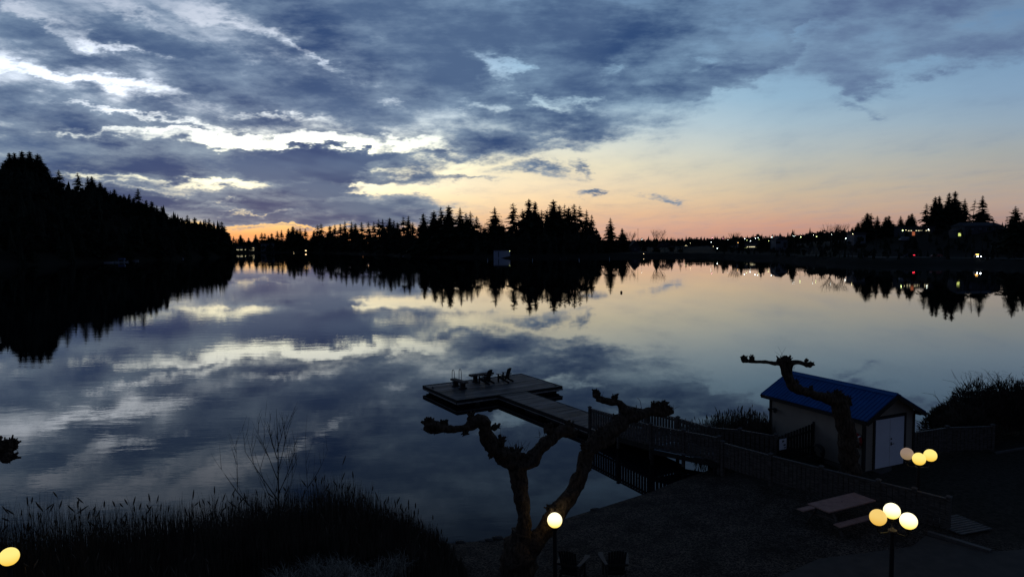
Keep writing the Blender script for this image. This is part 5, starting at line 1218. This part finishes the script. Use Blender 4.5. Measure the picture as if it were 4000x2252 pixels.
# ------------------------------------------------------------------ boats, rafts, buoys
def boat(px, py, L, rz, label, cover=None, group='boats moored below the left hill'):
    c = G(px, py, 0); e = empty('motor_boat', c, math.radians(rz), label, 'boat', group); m = MB(); st = []
    for x, w, zb, zt in ((-.5, .36, -.1, .42), (-.2, .40, -.15, .44), (.15, .38, -.12, .50), (.38, .22, -.02, .60), (.5, .02, .2, .70)):
        st.append([(x*L, -w*L*.42, zt*1.3), (x*L, -w*L*.3, zb), (x*L, w*L*.3, zb), (x*L, w*L*.42, zt*1.3)])
    for s in st: m.v.extend(s)
    for i in range(4): m.f.extend([(4*i+j, 4*i+j+1, 4*i+j+5, 4*i+j+4) for j in range(3)]+[(4*i+3, 4*i, 4*i+4, 4*i+7)])
    m.f.append((0, 1, 2, 3)); m.build('hull', M_boat, e)
    m = MB(); m.prism([(-.1*L, .62), (.12*L, .66), (.05*L, 1.15), (-.06*L, 1.15)], -.13*L, .13*L); m.build('windscreen', MG, e)
    if cover: m = MB(); m.box(-.42*L, -.36*L, -.15*L, -.10*L, .6, 2.6); m.box(.1*L, .16*L, -.15*L, -.10*L, .6, 2.6); m.prism([(-.48*L, 2.0), (.2*L, 2.0), (.14*L, 3.0), (-.4*L, 3.0)], -.17*L, .17*L); m.build('canopy', M_tarp, e)
for i, (px, py, L, rz, lb, cv) in enumerate([(425, 1026, 6, 20, 'small boat leftmost of those below the left hill', None), (450, 1025, 7, -15, 'white boat moored left of the blue covered boat', None), (482, 1024, 7, 10, 'boat under a blue canopy below the left hill', True), (528, 1019.5, 6, 0, 'pale low boat right of the blue covered boat', None), (700, 1011.5, 8, 10, 'low boat midway along the left shore', None), (787, 1007, 8, -20, 'pale boat along the left shore nearer the channel', None), (1440, 993, 8, 10, 'faint low boat on the far shore left of the grove', None), (1590, 1001, 9, 0, 'faint boat at the far shore below the left end of the grove', None)]):
    boat(px, py, L, rz, lb, cv, 'boats along the far shores')
def raft(px, py, L, label):
    c = G(px, py, 0); e = empty('swim_raft', c, 0, label, 'raft', 'rafts on the far shore'); m = MB(); m.box(-L/2, L/2, -1.2, 1.2, .45, .6); m.build('deck', M_cap, e); m = MB()
    for x in (-L*.35, 0, L*.35): m.box(x-.5, x+.5, -1, 1, -.3, .44)
    m.build('float', M_float, e)
raft(2048, 1013, 5.2, 'pale low raft in front of the grove, right of the boathouse'); raft(2201, 1012, 5.0, 'pale low raft in front of the right half of the grove'); raft(1830, 1007, 7.5, 'low jetty at the shore left of the white boathouse'); raft(1700, 1007, 9, 'long faint jetty below the left end of the grove')
for i, (px, py) in enumerate([(1905, 1018), (2080, 1018), (2262, 1016), (2381, 1012)]):
    c = G(px, py, 0); e = empty('marker_buoy', c, 0, 'small white marker buoy off the far shore, %s from the left' % ORD[i], 'buoy', 'white marker buoys'); m = MB(); m.lathe([(.05, -.3), (.28, -.1), (.3, .1), (.16, .5), (.12, 1.3), (.03, 1.5)], 12); m.build('float', M_boat, e, smooth=True)
c = G(2427, 1143, 0); e = empty('mooring_buoy', c, 0, 'round red mooring buoy floating alone on the open water', 'buoy'); m = MB(); m.ball((0, 0, .16), .24, 3, 0); m.build('float', mat('red_buoy', (.10, .012, .008), .6), e, smooth=True); m = MB(); m.tube([(0, 0, .38), (0, 0, .46)], .035, 8); m.build('ring_bolt', M_steel, e)
# a far dusk sun, already behind the left hill
sl = bpy.data.lights.new('sun', 'SUN'); sl.energy = .15; sl.angle = math.radians(.5); sl.color = (1, .72, .5); so = bpy.data.objects.new('sun', sl); COL.objects.link(so)
so.rotation_euler = (math.radians(89.2), 0, math.radians(180+33))
sc.cycles.max_bounces = 6; sc.cycles.diffuse_bounces = 2; sc.cycles.glossy_bounces = 3; sc.cycles.transmission_bounces = 2; sc.cycles.caustics_reflective = False; sc.cycles.caustics_refractive = False
print('conifers', tcount[0], 'objects', len(bpy.data.objects))
